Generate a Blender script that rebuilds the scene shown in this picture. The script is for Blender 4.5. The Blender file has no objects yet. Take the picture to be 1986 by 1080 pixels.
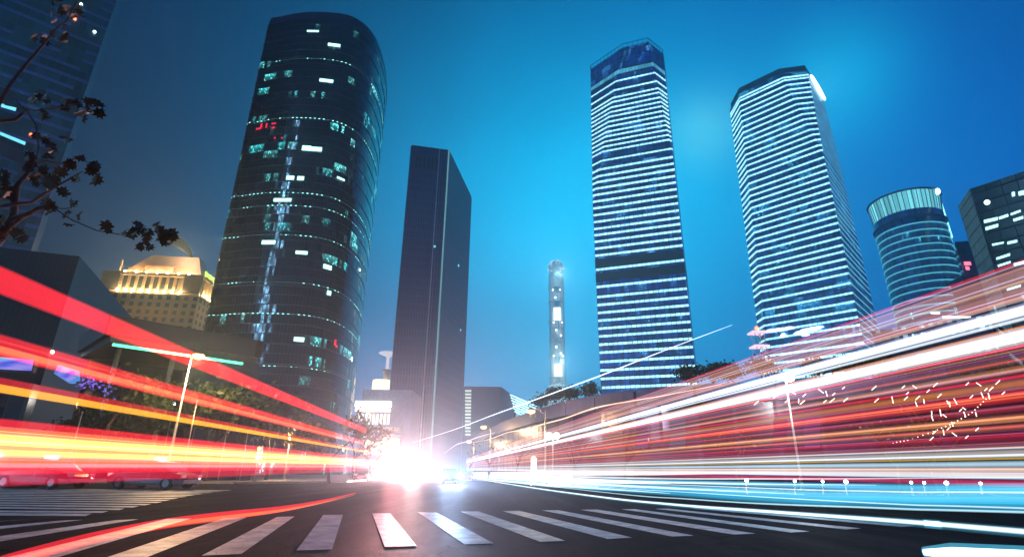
import bpy, bmesh, math, random
import numpy as np
from mathutils import Vector, Matrix

random.seed(7)
R = math.radians
sc = bpy.context.scene
C = sc.collection

# ------------------------------------------------------------------ camera
FPX, HC = 1048.0, 0.95
TILT = math.atan(380 / 1048.0)
ROLL = R(0.73)
cam_d = bpy.data.cameras.new('camera')
cam_d.sensor_width = 36
cam_d.lens = 36 * FPX / 1986
cam_d.clip_start = 0.05
cam_d.clip_end = 6000
cam = bpy.data.objects.new('camera', cam_d)
C.objects.link(cam)
_f = Vector((0, math.cos(TILT), math.sin(TILT)))
_u = Vector((0, -math.sin(TILT), math.cos(TILT)))
_r = Vector((1, 0, 0))
_r2 = _r * math.cos(ROLL) + _u * math.sin(ROLL)
_u2 = -_r * math.sin(ROLL) + _u * math.cos(ROLL)
cam.matrix_world = Matrix(((_r2.x, _u2.x, -_f.x, 0), (_r2.y, _u2.y, -_f.y, 0), (_r2.z, _u2.z, -_f.z, HC), (0, 0, 0, 1)))
sc.camera = cam

# ------------------------------------------------------------------ render / exposure
sc.view_settings.view_transform = 'Standard'
sc.view_settings.look = 'None'
sc.view_settings.gamma = 1
sc.view_settings.exposure = 0
sc.render.engine = 'CYCLES'
sc.cycles.transparent_max_bounces = 48
sc.cycles.max_bounces = 5
sc.cycles.diffuse_bounces = 2
sc.cycles.glossy_bounces = 3
sc.cycles.volume_bounces = 0
sc.cycles.sample_clamp_indirect = 4
sc.cycles.use_denoising = True

def ray(x, y):
    return _f + _r2 * ((x - 993) / FPX) + _u2 * ((540 - y) / FPX)
def atZ(x, y, z):
    d = ray(x, y); return d * ((z - HC) / d.z) + Vector((0, 0, HC))
def atY(x, y, Y):
    d = ray(x, y); return d * (Y / d.y) + Vector((0, 0, HC))
def onplane(x, y, P, n):
    d = ray(x, y); o = Vector((0, 0, HC))
    return o + d * ((Vector(P) - o).dot(n) / d.dot(n))
def rat(x, y):
    d = ray(x, y); return d.x / d.y

# ------------------------------------------------------------------ world: foggy city-lit night sky
w = bpy.data.worlds.new('World'); sc.world = w; w.use_nodes = True
nt = w.node_tree; nt.nodes.clear()
def nn(t, **k):
    n = nt.nodes.new(t)
    for a, b in k.items(): setattr(n, a, b)
    return n
out = nn('ShaderNodeOutputWorld')
tc = nn('ShaderNodeTexCoord')
nrm = nn('ShaderNodeVectorMath', operation='NORMALIZE'); nt.links.new(tc.outputs['Generated'], nrm.inputs[0])
SKY = nn('ShaderNodeTexSky', sky_type='NISHITA', sun_disc=False, sun_elevation=R(-4), sun_rotation=R(20))
acc = nn('ShaderNodeVectorMath', operation='SCALE'); nt.links.new(SKY.outputs[0], acc.inputs[0]); acc.inputs['Scale'].default_value = 0.008
def lobe(px, py, k, col, s):
    """a broad patch of sky lit by the city under it, centred on one direction of the sky"""
    global acc
    d = ray(px, py).normalized()
    dt = nn('ShaderNodeVectorMath', operation='DOT_PRODUCT'); nt.links.new(nrm.outputs[0], dt.inputs[0]); dt.inputs[1].default_value = d
    m1 = nn('ShaderNodeMath', operation='SUBTRACT'); nt.links.new(dt.outputs['Value'], m1.inputs[0]); m1.inputs[1].default_value = 1
    m2 = nn('ShaderNodeMath', operation='MULTIPLY'); nt.links.new(m1.outputs[0], m2.inputs[0]); m2.inputs[1].default_value = k
    ex = nn('ShaderNodeMath', operation='EXPONENT'); nt.links.new(m2.outputs[0], ex.inputs[0])
    sc_ = nn('ShaderNodeVectorMath', operation='SCALE'); sc_.inputs[0].default_value = [c * s for c in col]; nt.links.new(ex.outputs[0], sc_.inputs['Scale'])
    ad = nn('ShaderNodeVectorMath', operation='ADD'); nt.links.new(acc.outputs[0], ad.inputs[0]); nt.links.new(sc_.outputs[0], ad.inputs[1])
    acc = ad
base = nn('ShaderNodeVectorMath', operation='ADD'); nt.links.new(acc.outputs[0], base.inputs[0]); base.inputs[1].default_value = (0.000, 0.006, 0.038); acc = base
lobe(1060, 560, 11, (0.000, 0.44, 0.95), 1.0)
lobe(1110, 480, 30, (0.000, 0.50, 0.50), 0.8)
lobe(1370, 330, 60, (0.000, 0.34, 0.38), 0.6)
lobe(1365, 255, 600, (0.10, 0.28, 0.12), 0.95)
lobe(1625, 150, 300, (0.000, 0.40, 0.46), 0.9)
lobe(1850, 350, 7, (0.004, 0.13, 0.52), 1.0)
lobe(250, 560, 10, (0.012, 0.016, 0.010), 1.0)
lobe(790, 860, 60, (0.26, 0.10, 0.15), 0.8)
def lobe_dir(v, k, col, s):
    global acc
    d = Vector(v).normalized()
    dt = nn('ShaderNodeVectorMath', operation='DOT_PRODUCT'); nt.links.new(nrm.outputs[0], dt.inputs[0]); dt.inputs[1].default_value = d
    m1 = nn('ShaderNodeMath', operation='SUBTRACT'); nt.links.new(dt.outputs['Value'], m1.inputs[0]); m1.inputs[1].default_value = 1
    m2 = nn('ShaderNodeMath', operation='MULTIPLY'); nt.links.new(m1.outputs[0], m2.inputs[0]); m2.inputs[1].default_value = k
    ex = nn('ShaderNodeMath', operation='EXPONENT'); nt.links.new(m2.outputs[0], ex.inputs[0])
    sc_ = nn('ShaderNodeVectorMath', operation='SCALE'); sc_.inputs[0].default_value = [c * s for c in col]; nt.links.new(ex.outputs[0], sc_.inputs['Scale'])
    ad = nn('ShaderNodeVectorMath', operation='ADD'); nt.links.new(acc.outputs[0], ad.inputs[0]); nt.links.new(sc_.outputs[0], ad.inputs[1])
    acc = ad
lobe_dir((.55, -.8, .25), 2.2, (0.001, 0.10, 0.50), .35)      # the lit city behind the camera
cl = nn('ShaderNodeTexNoise'); nt.links.new(nrm.outputs[0], cl.inputs['Vector']); cl.inputs['Scale'].default_value = 3.2; cl.inputs['Detail'].default_value = 4; cl.inputs['Roughness'].default_value = .5
cm = nn('ShaderNodeMath', operation='MULTIPLY_ADD'); nt.links.new(cl.outputs[0], cm.inputs[0]); cm.inputs[1].default_value = .7; cm.inputs[2].default_value = .65
cs_ = nn('ShaderNodeVectorMath', operation='SCALE'); nt.links.new(acc.outputs[0], cs_.inputs[0]); nt.links.new(cm.outputs[0], cs_.inputs['Scale']); acc = cs_
bg = nn('ShaderNodeBackground'); bg.inputs['Strength'].default_value = 1.0
nt.links.new(acc.outputs[0], bg.inputs['Color']); nt.links.new(bg.outputs[0], out.inputs['Surface'])

# ------------------------------------------------------------------ object helpers
def tag(o, label=None, cat=None, group=None, kind=None):
    if label: o['label'] = label
    if cat: o['category'] = cat
    if group: o['group'] = group
    if kind: o['kind'] = kind
    return o
def empty(name, loc, label, cat, group=None, rz=0):
    o = bpy.data.objects.new(name, None); C.objects.link(o)
    o.location = loc; o.rotation_euler = (0, 0, rz); o.empty_display_size = 0.3
    return tag(o, label, cat, group)

class MB:
    def __init__(s): s.v = []; s.f = []; s.uv = []; s.sm = []
    def quad(s, a, b, c, d, uv=None, sm=False):
        i = len(s.v); s.v += [tuple(a), tuple(b), tuple(c), tuple(d)]; s.f.append((i, i+1, i+2, i+3)); s.uv.append(uv or [(0,0),(1,0),(1,1),(0,1)]); s.sm.append(sm)
    def poly(s, pts, uv=None, sm=False):
        i = len(s.v); s.v += [tuple(p) for p in pts]; s.f.append(tuple(range(i, i+len(pts)))); s.uv.append(uv or [(p[0], p[1]) for p in pts]); s.sm.append(sm)
    def box(s, x0, x1, y0, y1, z0, z1):
        s.prism([(x0,y0),(x1,y0),(x1,y1),(x0,y1)], z0, z1)
    def prism(s, pts, z0, z1, caps=True):
        u = 0; n = len(pts)
        for i in range(n):
            a = pts[i]; b = pts[(i+1) % n]; L = math.hypot(b[0]-a[0], b[1]-a[1])
            s.quad((a[0],a[1],z0),(b[0],b[1],z0),(b[0],b[1],z1),(a[0],a[1],z1), [(u,z0),(u+L,z0),(u+L,z1),(u,z1)]); u += L
        if caps:
            s.poly([(p[0],p[1],z1) for p in pts]); s.poly([(p[0],p[1],z0) for p in reversed(pts)])
    def loft(s, levels, sm=False, caps=True):
        """levels: list of (z, pts) with equal counts"""
        for (z0, A), (z1, B) in zip(levels, levels[1:]):
            n = len(A); u = 0
            for i in range(n):
                j = (i+1) % n
                L = max(math.hypot(A[j][0]-A[i][0], A[j][1]-A[i][1]), math.hypot(B[j][0]-B[i][0], B[j][1]-B[i][1]))
                s.quad((*A[i],z0),(*A[j],z0),(*B[j],z1),(*B[i],z1), [(u,z0),(u+L,z0),(u+L,z1),(u,z1)], sm); u += L
        if caps:
            z, B = levels[-1]; s.poly([(p[0],p[1],z) for p in B])
            z, A = levels[0]; s.poly([(p[0],p[1],z) for p in reversed(A)])
    def obox(s, c, ax, ay, az, hx, hy, hz):
        """oriented box: centre, three unit axes, half sizes"""
        c = Vector(c); ax = Vector(ax)*hx; ay = Vector(ay)*hy; az = Vector(az)*hz
        P = [c - ax - ay - az, c + ax - ay - az, c + ax + ay - az, c - ax + ay - az, c - ax - ay + az, c + ax - ay + az, c + ax + ay + az, c - ax + ay + az]
        for q in ((0,1,5,4),(1,2,6,5),(2,3,7,6),(3,0,4,7),(4,5,6,7),(3,2,1,0)): s.quad(*[P[k] for k in q])
    def tube(s, pts, rad, n=6, ry=None, caps=True, sm=True):
        """tube along 3-D points; rad float or list; ry = horizontal radius list for an upright oval"""
        pts = [Vector(p) for p in pts]; m = len(pts)
        rad = rad if isinstance(rad, (list, tuple)) else [rad]*m
        ry = ry if isinstance(ry, (list, tuple)) else ([ry]*m if ry else rad)
        rings = []
        for i, p in enumerate(pts):
            t = (pts[min(i+1, m-1)] - pts[max(i-1, 0)]).normalized()
            ref = Vector((0,0,1)) if abs(t.z) < 0.9 else Vector((1,0,0))
            a = t.cross(ref).normalized(); b = a.cross(t).normalized()
            i0 = len(s.v); rings.append(i0)
            for k in range(n):
                th = 2*math.pi*k/n; s.v.append(tuple(p + a*math.cos(th)*ry[i] + b*math.sin(th)*rad[i]))
        for r0, r1 in zip(rings, rings[1:]):
            for k in range(n):
                s.f.append((r0+k, r0+(k+1)%n, r1+(k+1)%n, r1+k)); s.uv.append([(0,0)]*4); s.sm.append(sm)
        if caps:
            s.f.append(tuple(rings[0]+k for k in reversed(range(n)))); s.uv.append([(0,0)]*n); s.sm.append(False)
            s.f.append(tuple(rings[-1]+k for k in range(n))); s.uv.append([(0,0)]*n); s.sm.append(False)
    def lathe(s, c, prof, n=24, sm=True):
        c = Vector(c); base = len(s.v)
        for r, z in prof:
            for k in range(n):
                th = 2*math.pi*k/n; s.v.append((c.x + r*math.cos(th), c.y + r*math.sin(th), c.z + z))
        for i in range(len(prof)-1):
            for k in range(n):
                a = base+i*n+k; b = base+i*n+(k+1)%n
                s.f.append((a, b, b+n, a+n)); rr = max(prof[i][0], 1)
                u0 = 2*math.pi*k/n*rr; u1 = 2*math.pi*(k+1)/n*rr
                s.uv.append([(u0,prof[i][1]),(u1,prof[i][1]),(u1,prof[i+1][1]),(u0,prof[i+1][1])]); s.sm.append(sm)
    def ball(s, c, r, n=10, sz=1):
        s.lathe(c, [(max(r*math.sin(math.pi*i/(n//2+2)), 1e-4), -r*sz*math.cos(math.pi*i/(n//2+2))) for i in range(n//2+3)], n)
    def build(s, name, mat, parent=None, bevel=0):
        me = bpy.data.meshes.new(name); me.from_pydata(s.v, [], s.f)
        uvl = me.uv_layers.new(name='UVMap'); flat = []
        for u in s.uv:
            for q in u: flat += [q[0], q[1]]
        uvl.data.foreach_set('uv', flat)
        me.polygons.foreach_set('use_smooth', s.sm)
        me.materials.append(mat); me.validate()
        o = bpy.data.objects.new(name, me); C.objects.link(o)
        if parent:
            o.parent = parent
            o.matrix_parent_inverse = Matrix.Identity(4)
            # geometry is given in world metres: bring it into the parent's frame
            inv = (Matrix.Translation(parent_loc(parent)) @ Matrix.Rotation(parent_rz(parent), 4, 'Z')).inverted()
            me.transform(inv)
        if bevel:
            b = o.modifiers.new('bevel', 'BEVEL'); b.width = bevel; b.segments = 2; b.limit_method = 'ANGLE'
        return o
def parent_loc(p):
    l = Vector(p.location); q = p.parent
    while q: l = l + Vector(q.location); q = q.parent
    return l
def parent_rz(p):
    return p.rotation_euler.z

def copy_tree(o, parent=None):
    c = o.copy(); C.objects.link(c); c.parent = parent
    for ch in list(o.children): copy_tree(ch, c)
    return c

# ------------------------------------------------------------------ materials
class NT:
    def __init__(s, name):
        s.m = bpy.data.materials.new(name); s.m.use_nodes = True; s.t = s.m.node_tree; s.t.nodes.clear()
        s.out = s.t.nodes.new('ShaderNodeOutputMaterial')
    def n(s, t, **k):
        x = s.t.nodes.new(t)
        for a, b in k.items(): setattr(x, a, b)
        return x
    def l(s, a, b): s.t.links.new(a, b)
    def val(s, x, i):
        if hasattr(x, 'links') or hasattr(x, 'is_linked'): s.l(x, i)
        else: i.default_value = x
    def math(s, op, a, b=0.0, c=None):
        x = s.n('ShaderNodeMath', operation=op); s.val(a, x.inputs[0]); s.val(b, x.inputs[1])
        if c is not None: s.val(c, x.inputs[2])
        return x.outputs[0]
    def mix(s, f, a, b):
        x = s.n('ShaderNodeMix', data_type='RGBA'); s.val(f, x.inputs[0])
        for v, i in ((a, x.inputs[6]), (b, x.inputs[7])):
            if isinstance(v, tuple): i.default_value = (*v[:3], 1)
            else: s.l(v, i)
        return x.outputs[2]
    def comb(s, x, y, z=0.0):
        c = s.n('ShaderNodeCombineXYZ'); s.val(x, c.inputs[0]); s.val(y, c.inputs[1]); s.val(z, c.inputs[2]); return c.outputs[0]
    def white(s, vec):
        x = s.n('ShaderNodeTexWhiteNoise', noise_dimensions='3D'); s.l(vec, x.inputs[0]); return x.outputs[0]
    def noise(s, vec, scale, detail=2, rough=.5):
        x = s.n('ShaderNodeTexNoise'); 
        if vec is not None: s.l(vec, x.inputs['Vector'])
        x.inputs['Scale'].default_value = scale; x.inputs['Detail'].default_value = detail; x.inputs['Roughness'].default_value = rough
        return x.outputs[0]
    def ramp(s, f, a, b):
        x = s.n('ShaderNodeMapRange'); s.val(f, x.inputs[0]); x.inputs[1].default_value = a; x.inputs[2].default_value = b; return x.outputs[0]

def bsdf(t, base, rough=.6, metal=0, emit=None, es=0.0, normal=None, spec=None):
    p = t.n('ShaderNodeBsdfPrincipled')
    if isinstance(base, tuple): p.inputs['Base Color'].default_value = (*base, 1)
    else: t.l(base, p.inputs['Base Color'])
    t.val(rough, p.inputs['Roughness']); p.inputs['Metallic'].default_value = metal
    if spec is not None: p.inputs['Specular IOR Level'].default_value = spec
    if emit is not None:
        if isinstance(emit, tuple): p.inputs['Emission Color'].default_value = (*emit, 1)
        else: t.l(emit, p.inputs['Emission Color'])
        t.val(es, p.inputs['Emission Strength'])
    if normal is not None: t.l(normal, p.inputs['Normal'])
    t.l(p.outputs[0], t.out.inputs['Surface'])
    return t.m

_mc = {}
def mat(name, base, rough=.6, metal=0, var=.25, scale=1.5, bump=0.0):
    """plain surface with procedural unevenness of colour and gloss"""
    if name in _mc: return _mc[name]
    t = NT(name); geo = t.n('ShaderNodeTexCoord')
    nz = t.noise(geo.outputs['Object'], scale, 5, .6)
    col = t.mix(t.ramp(nz, .3, .7), tuple(c*(1-var) for c in base), tuple(min(1, c*(1+var)) for c in base))
    rg = t.math('ADD', t.math('MULTIPLY', nz, .2), rough-.1)
    nm = None
    if bump:
        b = t.n('ShaderNodeBump'); b.inputs['Strength'].default_value = bump; t.l(t.noise(geo.outputs['Object'], scale*12, 3), b.inputs['Height']); nm = b.outputs[0]
    m = bsdf(t, col, rg, metal, normal=nm); _mc[name] = m; return m
def glow(name, col, s, sample=False):
    if name in _mc: return _mc[name]
    t = NT(name); e = t.n('ShaderNodeEmission'); e.inputs[0].default_value = (*col, 1); e.inputs[1].default_value = s
    t.l(e.outputs[0], t.out.inputs['Surface']); t.m.cycles.emission_sampling = 'AUTO' if sample else 'NONE'
    _mc[name] = t.m; return t.m
def light_air(name, col, s, sample=True, streak=0.35):
    """see-through luminous streak: light added to what stands behind it, uneven along its height"""
    if name in _mc: return _mc[name]
    t = NT(name); e = t.n('ShaderNodeEmission'); e.inputs[0].default_value = (*col, 1)
    g = t.n('ShaderNodeNewGeometry'); t.l(t.math('MULTIPLY', t.math('ADD', .55, t.math('MULTIPLY', t.noise(g.outputs['Position'], .22, 3, .6), .9)), s), e.inputs[1])
    tr = t.n('ShaderNodeBsdfTransparent'); ad = t.n('ShaderNodeAddShader'); t.l(e.outputs[0], ad.inputs[0]); t.l(tr.outputs[0], ad.inputs[1])
    t.l(ad.outputs[0], t.out.inputs['Surface']); t.m.cycles.emission_sampling = 'AUTO' if sample else 'NONE'
    _mc[name] = t.m; return t.m

def curtain(name, pane=1.5, floor=4.0, frame=(.02,.03,.05), glass=(.01,.03,.06), rough=.12, lit=.08, lcol=(.15,.8,.75), ls=1.0,
            run=18.0, fw=.06, fh=.10, spandrel=None, sp_h=.3, dots=.5, metal=.0, jitter=0.0, seed=0.0, amb=0.0, warm=0.0, zcut=1e4):
    """curtain wall drawn from metre UVs: panes, mullions, spandrels, and rooms with the light left on"""
    t = NT(name); uv = t.n('ShaderNodeUVMap'); sp = t.n('ShaderNodeSeparateXYZ'); t.l(uv.outputs[0], sp.inputs[0])
    u = t.math('DIVIDE', sp.outputs[0], pane); v = t.math('DIVIDE', sp.outputs[1], floor)
    fu = t.math('FRACT', u); fv = t.math('FRACT', v); iu = t.math('FLOOR', u); iv = t.math('FLOOR', v)
    cell = t.comb(iu, iv, seed); wn = t.white(cell)
    mull = t.math('MAXIMUM', t.math('LESS_THAN', fu, fw), t.math('LESS_THAN', fv, fh))
    # runs of lit rooms along a floor
    nz = t.noise(t.comb(t.math('DIVIDE', sp.outputs[0], run), t.math('MULTIPLY', iv, 7.31), seed), 1.0, 1.5)
    thr = .5 + .28*(1-2*lit)**1 if lit < .5 else .4
    on = t.math('MULTIPLY', t.ramp(nz, thr-.01, thr+.05), t.math('GREATER_THAN', wn, .18))
    on = t.math('MINIMUM', t.math('MAXIMUM', on, 0.0), 1.0)
    on = t.math('MULTIPLY', on, t.math('LESS_THAN', sp.outputs[1], zcut))
    # ceiling lamps near the top of the room shine brighter
    topb = t.math('MULTIPLY', t.ramp(fv, .45, .95), t.math('ADD', .4, t.math('MULTIPLY', t.white(t.comb(t.math('FLOOR', t.math('MULTIPLY', u, 2.0)), iv, seed+3)), 1.2)))
    spark = t.math('MULTIPLY', t.math('GREATER_THAN', t.white(t.comb(t.math('FLOOR', t.math('MULTIPLY', u, 3.0)), t.math('FLOOR', t.math('MULTIPLY', v, 5.0)), seed+5)), 1-.22*dots), 2.5)
    es = t.math('MULTIPLY', t.math('MULTIPLY', on, t.math('ADD', t.math('ADD', .25, topb), spark)), t.math('SUBTRACT', 1.0, mull))
    es = t.math('MULTIPLY', es, ls)
    if amb: es = t.math('ADD', es, amb)
    # panes differ a little in tint
    gv = t.mix(wn, tuple(c*.6 for c in glass), tuple(c*1.5 for c in glass))
    base = t.mix(mull, gv, frame)
    if spandrel:
        isp = t.math('MULTIPLY', t.math('LESS_THAN', fv, sp_h), t.math('GREATER_THAN', t.white(t.comb(t.math('FLOOR', t.math('DIVIDE', iu, 3.0)), iv, seed+9)), .25))
        base = t.mix(isp, base, spandrel)
        es = t.math('MULTIPLY', es, t.math('SUBTRACT', 1.0, isp))
    lc = t.mix(t.math('MULTIPLY', t.white(t.comb(t.math('FLOOR', t.math('DIVIDE', iu, 4.0)), iv, seed+11)), warm), lcol, (1, .75, .35)) if warm else lcol
    nm = None
    if jitter:
        ng = t.n('ShaderNodeNewGeometry'); w3 = t.n('ShaderNodeTexWhiteNoise', noise_dimensions='3D'); t.l(cell, w3.inputs[0])
        sb = t.n('ShaderNodeVectorMath', operation='SUBTRACT'); t.l(w3.outputs[1], sb.inputs[0]); sb.inputs[1].default_value = (.5,.5,.5)
        sca = t.n('ShaderNodeVectorMath', operation='SCALE'); t.l(sb.outputs[0], sca.inputs[0]); sca.inputs['Scale'].default_value = jitter
        ad = t.n('ShaderNodeVectorMath', operation='ADD'); t.l(ng.outputs['Normal'], ad.inputs[0]); t.l(sca.outputs[0], ad.inputs[1])
        no = t.n('ShaderNodeVectorMath', operation='NORMALIZE'); t.l(ad.outputs[0], no.inputs[0]); nm = no.outputs[0]
    rg = t.math('ADD', rough, t.math('MULTIPLY', mull, .35))
    m = bsdf(t, base, rg, metal, emit=lc, es=es, normal=nm)
    m.cycles.emission_sampling = 'NONE'
    return m

def band_mat(name, col, s, pane=2.2, lo=.55):
    """strip of lit ceiling edge seen through panes: dark tick at every mullion"""
    t = NT(name); uv = t.n('ShaderNodeUVMap'); sp = t.n('ShaderNodeSeparateXYZ'); t.l(uv.outputs[0], sp.inputs[0])
    u = t.math('DIVIDE', sp.outputs[0], pane); fu = t.math('FRACT', u)
    k = t.math('MULTIPLY', t.math('GREATER_THAN', fu, .14), t.math('ADD', lo, t.math('MULTIPLY', t.white(t.comb(t.math('FLOOR', u), sp.outputs[1])), 1-lo)))
    k = t.math('MULTIPLY', t.math('ADD', k, .12), s)
    e = t.n('ShaderNodeEmission'); e.inputs[0].default_value = (*col, 1); t.l(k, e.inputs[1])
    t.l(e.outputs[0], t.out.inputs['Surface']); t.m.cycles.emission_sampling = 'NONE'; return t.m

# ================================================================== ground
def asphalt():
    t = NT('asphalt'); g = t.n('ShaderNodeNewGeometry'); P = g.outputs['Position']
    fine = t.noise(P, 75, 2, .6); vor = t.n('ShaderNodeTexVoronoi'); t.l(P, vor.inputs['Vector']); vor.inputs['Scale'].default_value = 55
    big = t.noise(P, .35, 4, .6); mid = t.noise(P, 3.0, 4, .6)
    c = t.mix(t.ramp(fine, .35, .7), (.006,.007,.010), (.038,.040,.046))
    c = t.mix(t.math('MULTIPLY', t.ramp(big, .4, .7), .5), c, (.010,.011,.014))
    cv = t.n('ShaderNodeTexVoronoi', feature='DISTANCE_TO_EDGE'); wp = t.n('ShaderNodeVectorMath', operation='MULTIPLY_ADD'); ns = t.n('ShaderNodeTexNoise'); t.l(P, ns.inputs['Vector']); ns.inputs['Scale'].default_value = 1.6; ns.inputs['Detail'].default_value = 4
    t.l(ns.outputs[1], wp.inputs[0]); wp.inputs[1].default_value = (.9,.9,0); t.l(P, wp.inputs[2]); t.l(wp.outputs[0], cv.inputs['Vector']); cv.inputs['Scale'].default_value = .22
    crack = t.math('MULTIPLY', t.math('LESS_THAN', cv.outputs['Distance'], .0035), t.math('GREATER_THAN', mid, .42))
    c = t.mix(t.math('MULTIPLY', crack, .85), c, (.003,.003,.004))
    # tyre-polished tracks and lighter dust, running with the traffic
    st = t.n('ShaderNodeVectorMath', operation='MULTIPLY'); t.l(P, st.inputs[0]); st.inputs[1].default_value = (1.1, .06, 1); c = t.mix(t.math('MULTIPLY', t.ramp(t.noise(st.outputs[0], 1.0, 3, .6), .45, .7), .35), c, (.07,.07,.075))
    h = t.math('ADD', t.math('MULTIPLY', vor.outputs['Distance'], .8), t.math('MULTIPLY', fine, .6))
    b = t.n('ShaderNodeBump'); b.inputs['Strength'].default_value = .9; b.inputs['Distance'].default_value = .018; t.l(h, b.inputs['Height'])
    rg = t.math('ADD', .52, t.math('MULTIPLY', mid, .28))
    return bsdf(t, c, rg, normal=b.outputs[0], spec=.005)
def paint_mat():
    t = NT('road_paint'); g = t.n('ShaderNodeNewGeometry'); P = g.outputs['Position']
    a = t.noise(P, 2.2, 5, .65); b_ = t.noise(P, 60, 2, .6)
    c = t.mix(t.ramp(a, .38, .62), (.36,.37,.37), (.75,.75,.74))
    c = t.mix(t.math('MULTIPLY', t.ramp(b_, .52, .70), .75), c, (.10,.10,.10))
    c = t.mix(t.ramp(t.noise(P, 9, 6, .7), .60, .66), c, (.05,.05,.055))
    b = t.n('ShaderNodeBump'); b.inputs['Strength'].default_value = .3; b.inputs['Distance'].default_value = .006; t.l(b_, b.inputs['Height'])
    return bsdf(t, c, .48, normal=b.outputs[0])
M_ASPH = asphalt(); M_PAINT = paint_mat()
m = MB(); m.poly([(-2500,-600,0),(2500,-600,0),(2500,3500,0),(-2500,3500,0)])
tag(m.build('road', M_ASPH), kind='structure')
M_PAVE = mat('paving_stone', (.22,.21,.2), .6, var=.3, scale=.8, bump=.2)
M_KERB = mat('kerb_stone', (.30,.29,.28), .6, var=.2, scale=2)
# left pavement beyond the taxis and right pavement before the shops
left_edge = [(-120, 60), (-60, 47), (-34, 42), (-22, 46), (-17, 60), (-26, 140), (-40, 400)]
m = MB(); m.poly([(*p, .13) for p in left_edge] + [(-400, 400, .13), (-400, 60, .13)]); tag(m.build('pavement', M_PAVE), kind='structure')
k = MB()
for a, b in zip(left_edge, left_edge[1:]):
    v = Vector((b[0]-a[0], b[1]-a[1], 0)); L = v.length; v.normalize(); nrm_ = Vector((v.y, -v.x, 0))
    k.obox(Vector((*a, .07)) + v*L/2 + nrm_*.075, v, nrm_, (0,0,1), L/2, .075, .075)
tag(k.build('kerb', M_KERB), kind='structure')
right_edge = [(90, 31), (60, 32), (34, 35), (20, 40), (8, 51), (0, 74), (-10, 112), (-22, 200), (-45, 400)]
m = MB(); m.poly([(*p, .13) for p in reversed(right_edge)] + [(400, 400, .13), (400, 31, .13)]); tag(m.build('pavement', M_PAVE), kind='structure')
k = MB()
for a, b in zip(right_edge, right_edge[1:]):
    v = Vector((b[0]-a[0], b[1]-a[1], 0)); L = v.length; v.normalize(); nrm_ = Vector((v.y, -v.x, 0))
    k.obox(Vector((*a, .07)) + v*L/2 - nrm_*.075, v, nrm_, (0,0,1), L/2, .075, .075)
tag(k.build('kerb', M_KERB), kind='structure')

# zebra crossing in front of the camera (corners measured on the ground, metres)
def g0(x, y): return atZ(x, y, 0)
zeb = MB()
ze = [  # far-left, far-right, near-right, near-left
 ((722,995),(757,995),(808,1058),(746,1060)), ((811,993),(846,993),(957,1053),(901,1055)),
 ((893,991.5),(928,991),(1096,1048),(1047,1050)), ((975,990.6),(1008,990),(1226,1042),(1178,1044.5)),
 ((1051,989),(1082,988.6),(1345,1038),(1304,1040)), ((1126,988),(1158,987.5),(1465,1034),(1423,1036)),
 ((1205,987),(1230,986.6),(1570,1030),(1534,1032)), ((1270,986),(1296,985.6),(1670,1024),(1640,1026)),
 ((1340,985),(1364,984.8),(1775,1019),(1748,1021)),
 ((627,998),(665,997.6),(644,1064.5),(574.5,1067)), ((537,1002),(571,1001),(468,1073.5),(391,1077)),
 ((435,1004),(478,1003),(270,1086),(178,1090)), ((323,1006),(371,1005),(60,1095),(-60,1098)),
 ((225,1008),(268,1006.6),(-160,1075),(-260,1075)), ((118,1009),(161,1007.5),(-300,1058),(-400,1056)),
 ((22,1009),(66,1006),(-400,1036),(-500,1034))]
for q in ze:
    P = [g0(*p) for p in q]
    zeb.quad(*[(p.x, p.y, .003) for p in (P[3], P[2], P[1], P[0])])
tag(zeb.build('crosswalk_marking', M_PAINT), kind='structure')
# second crossing away to the left: its bars run almost across the view
z2 = MB()
rights = [(176,1000),(208,994),(240,988.5),(268,983.5),(292,979),(314,974.5),(330,970.5),(345,967),(362,963.5),(378,960.5),(395,957.8),(412,955.2),(430,953),(448,951)]
for (x, y), hgt in zip(rights, [4.6,3.4,3.0,2.7,2.4,2.1,1.9,1.7,1.5,1.3,1.2,1.1,1.0,.9]):
    sl = .012 if y > 990 else 0.0
    P = [g0(x-10, y), g0(-260, y+sl*300-6), g0(-260, y-hgt+sl*300-6.3), g0(x+2, y-hgt)]
    z2.quad(*[(p.x, p.y, .003) for p in P])
tag(z2.build('crosswalk_marking', M_PAINT), kind='structure')
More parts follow.
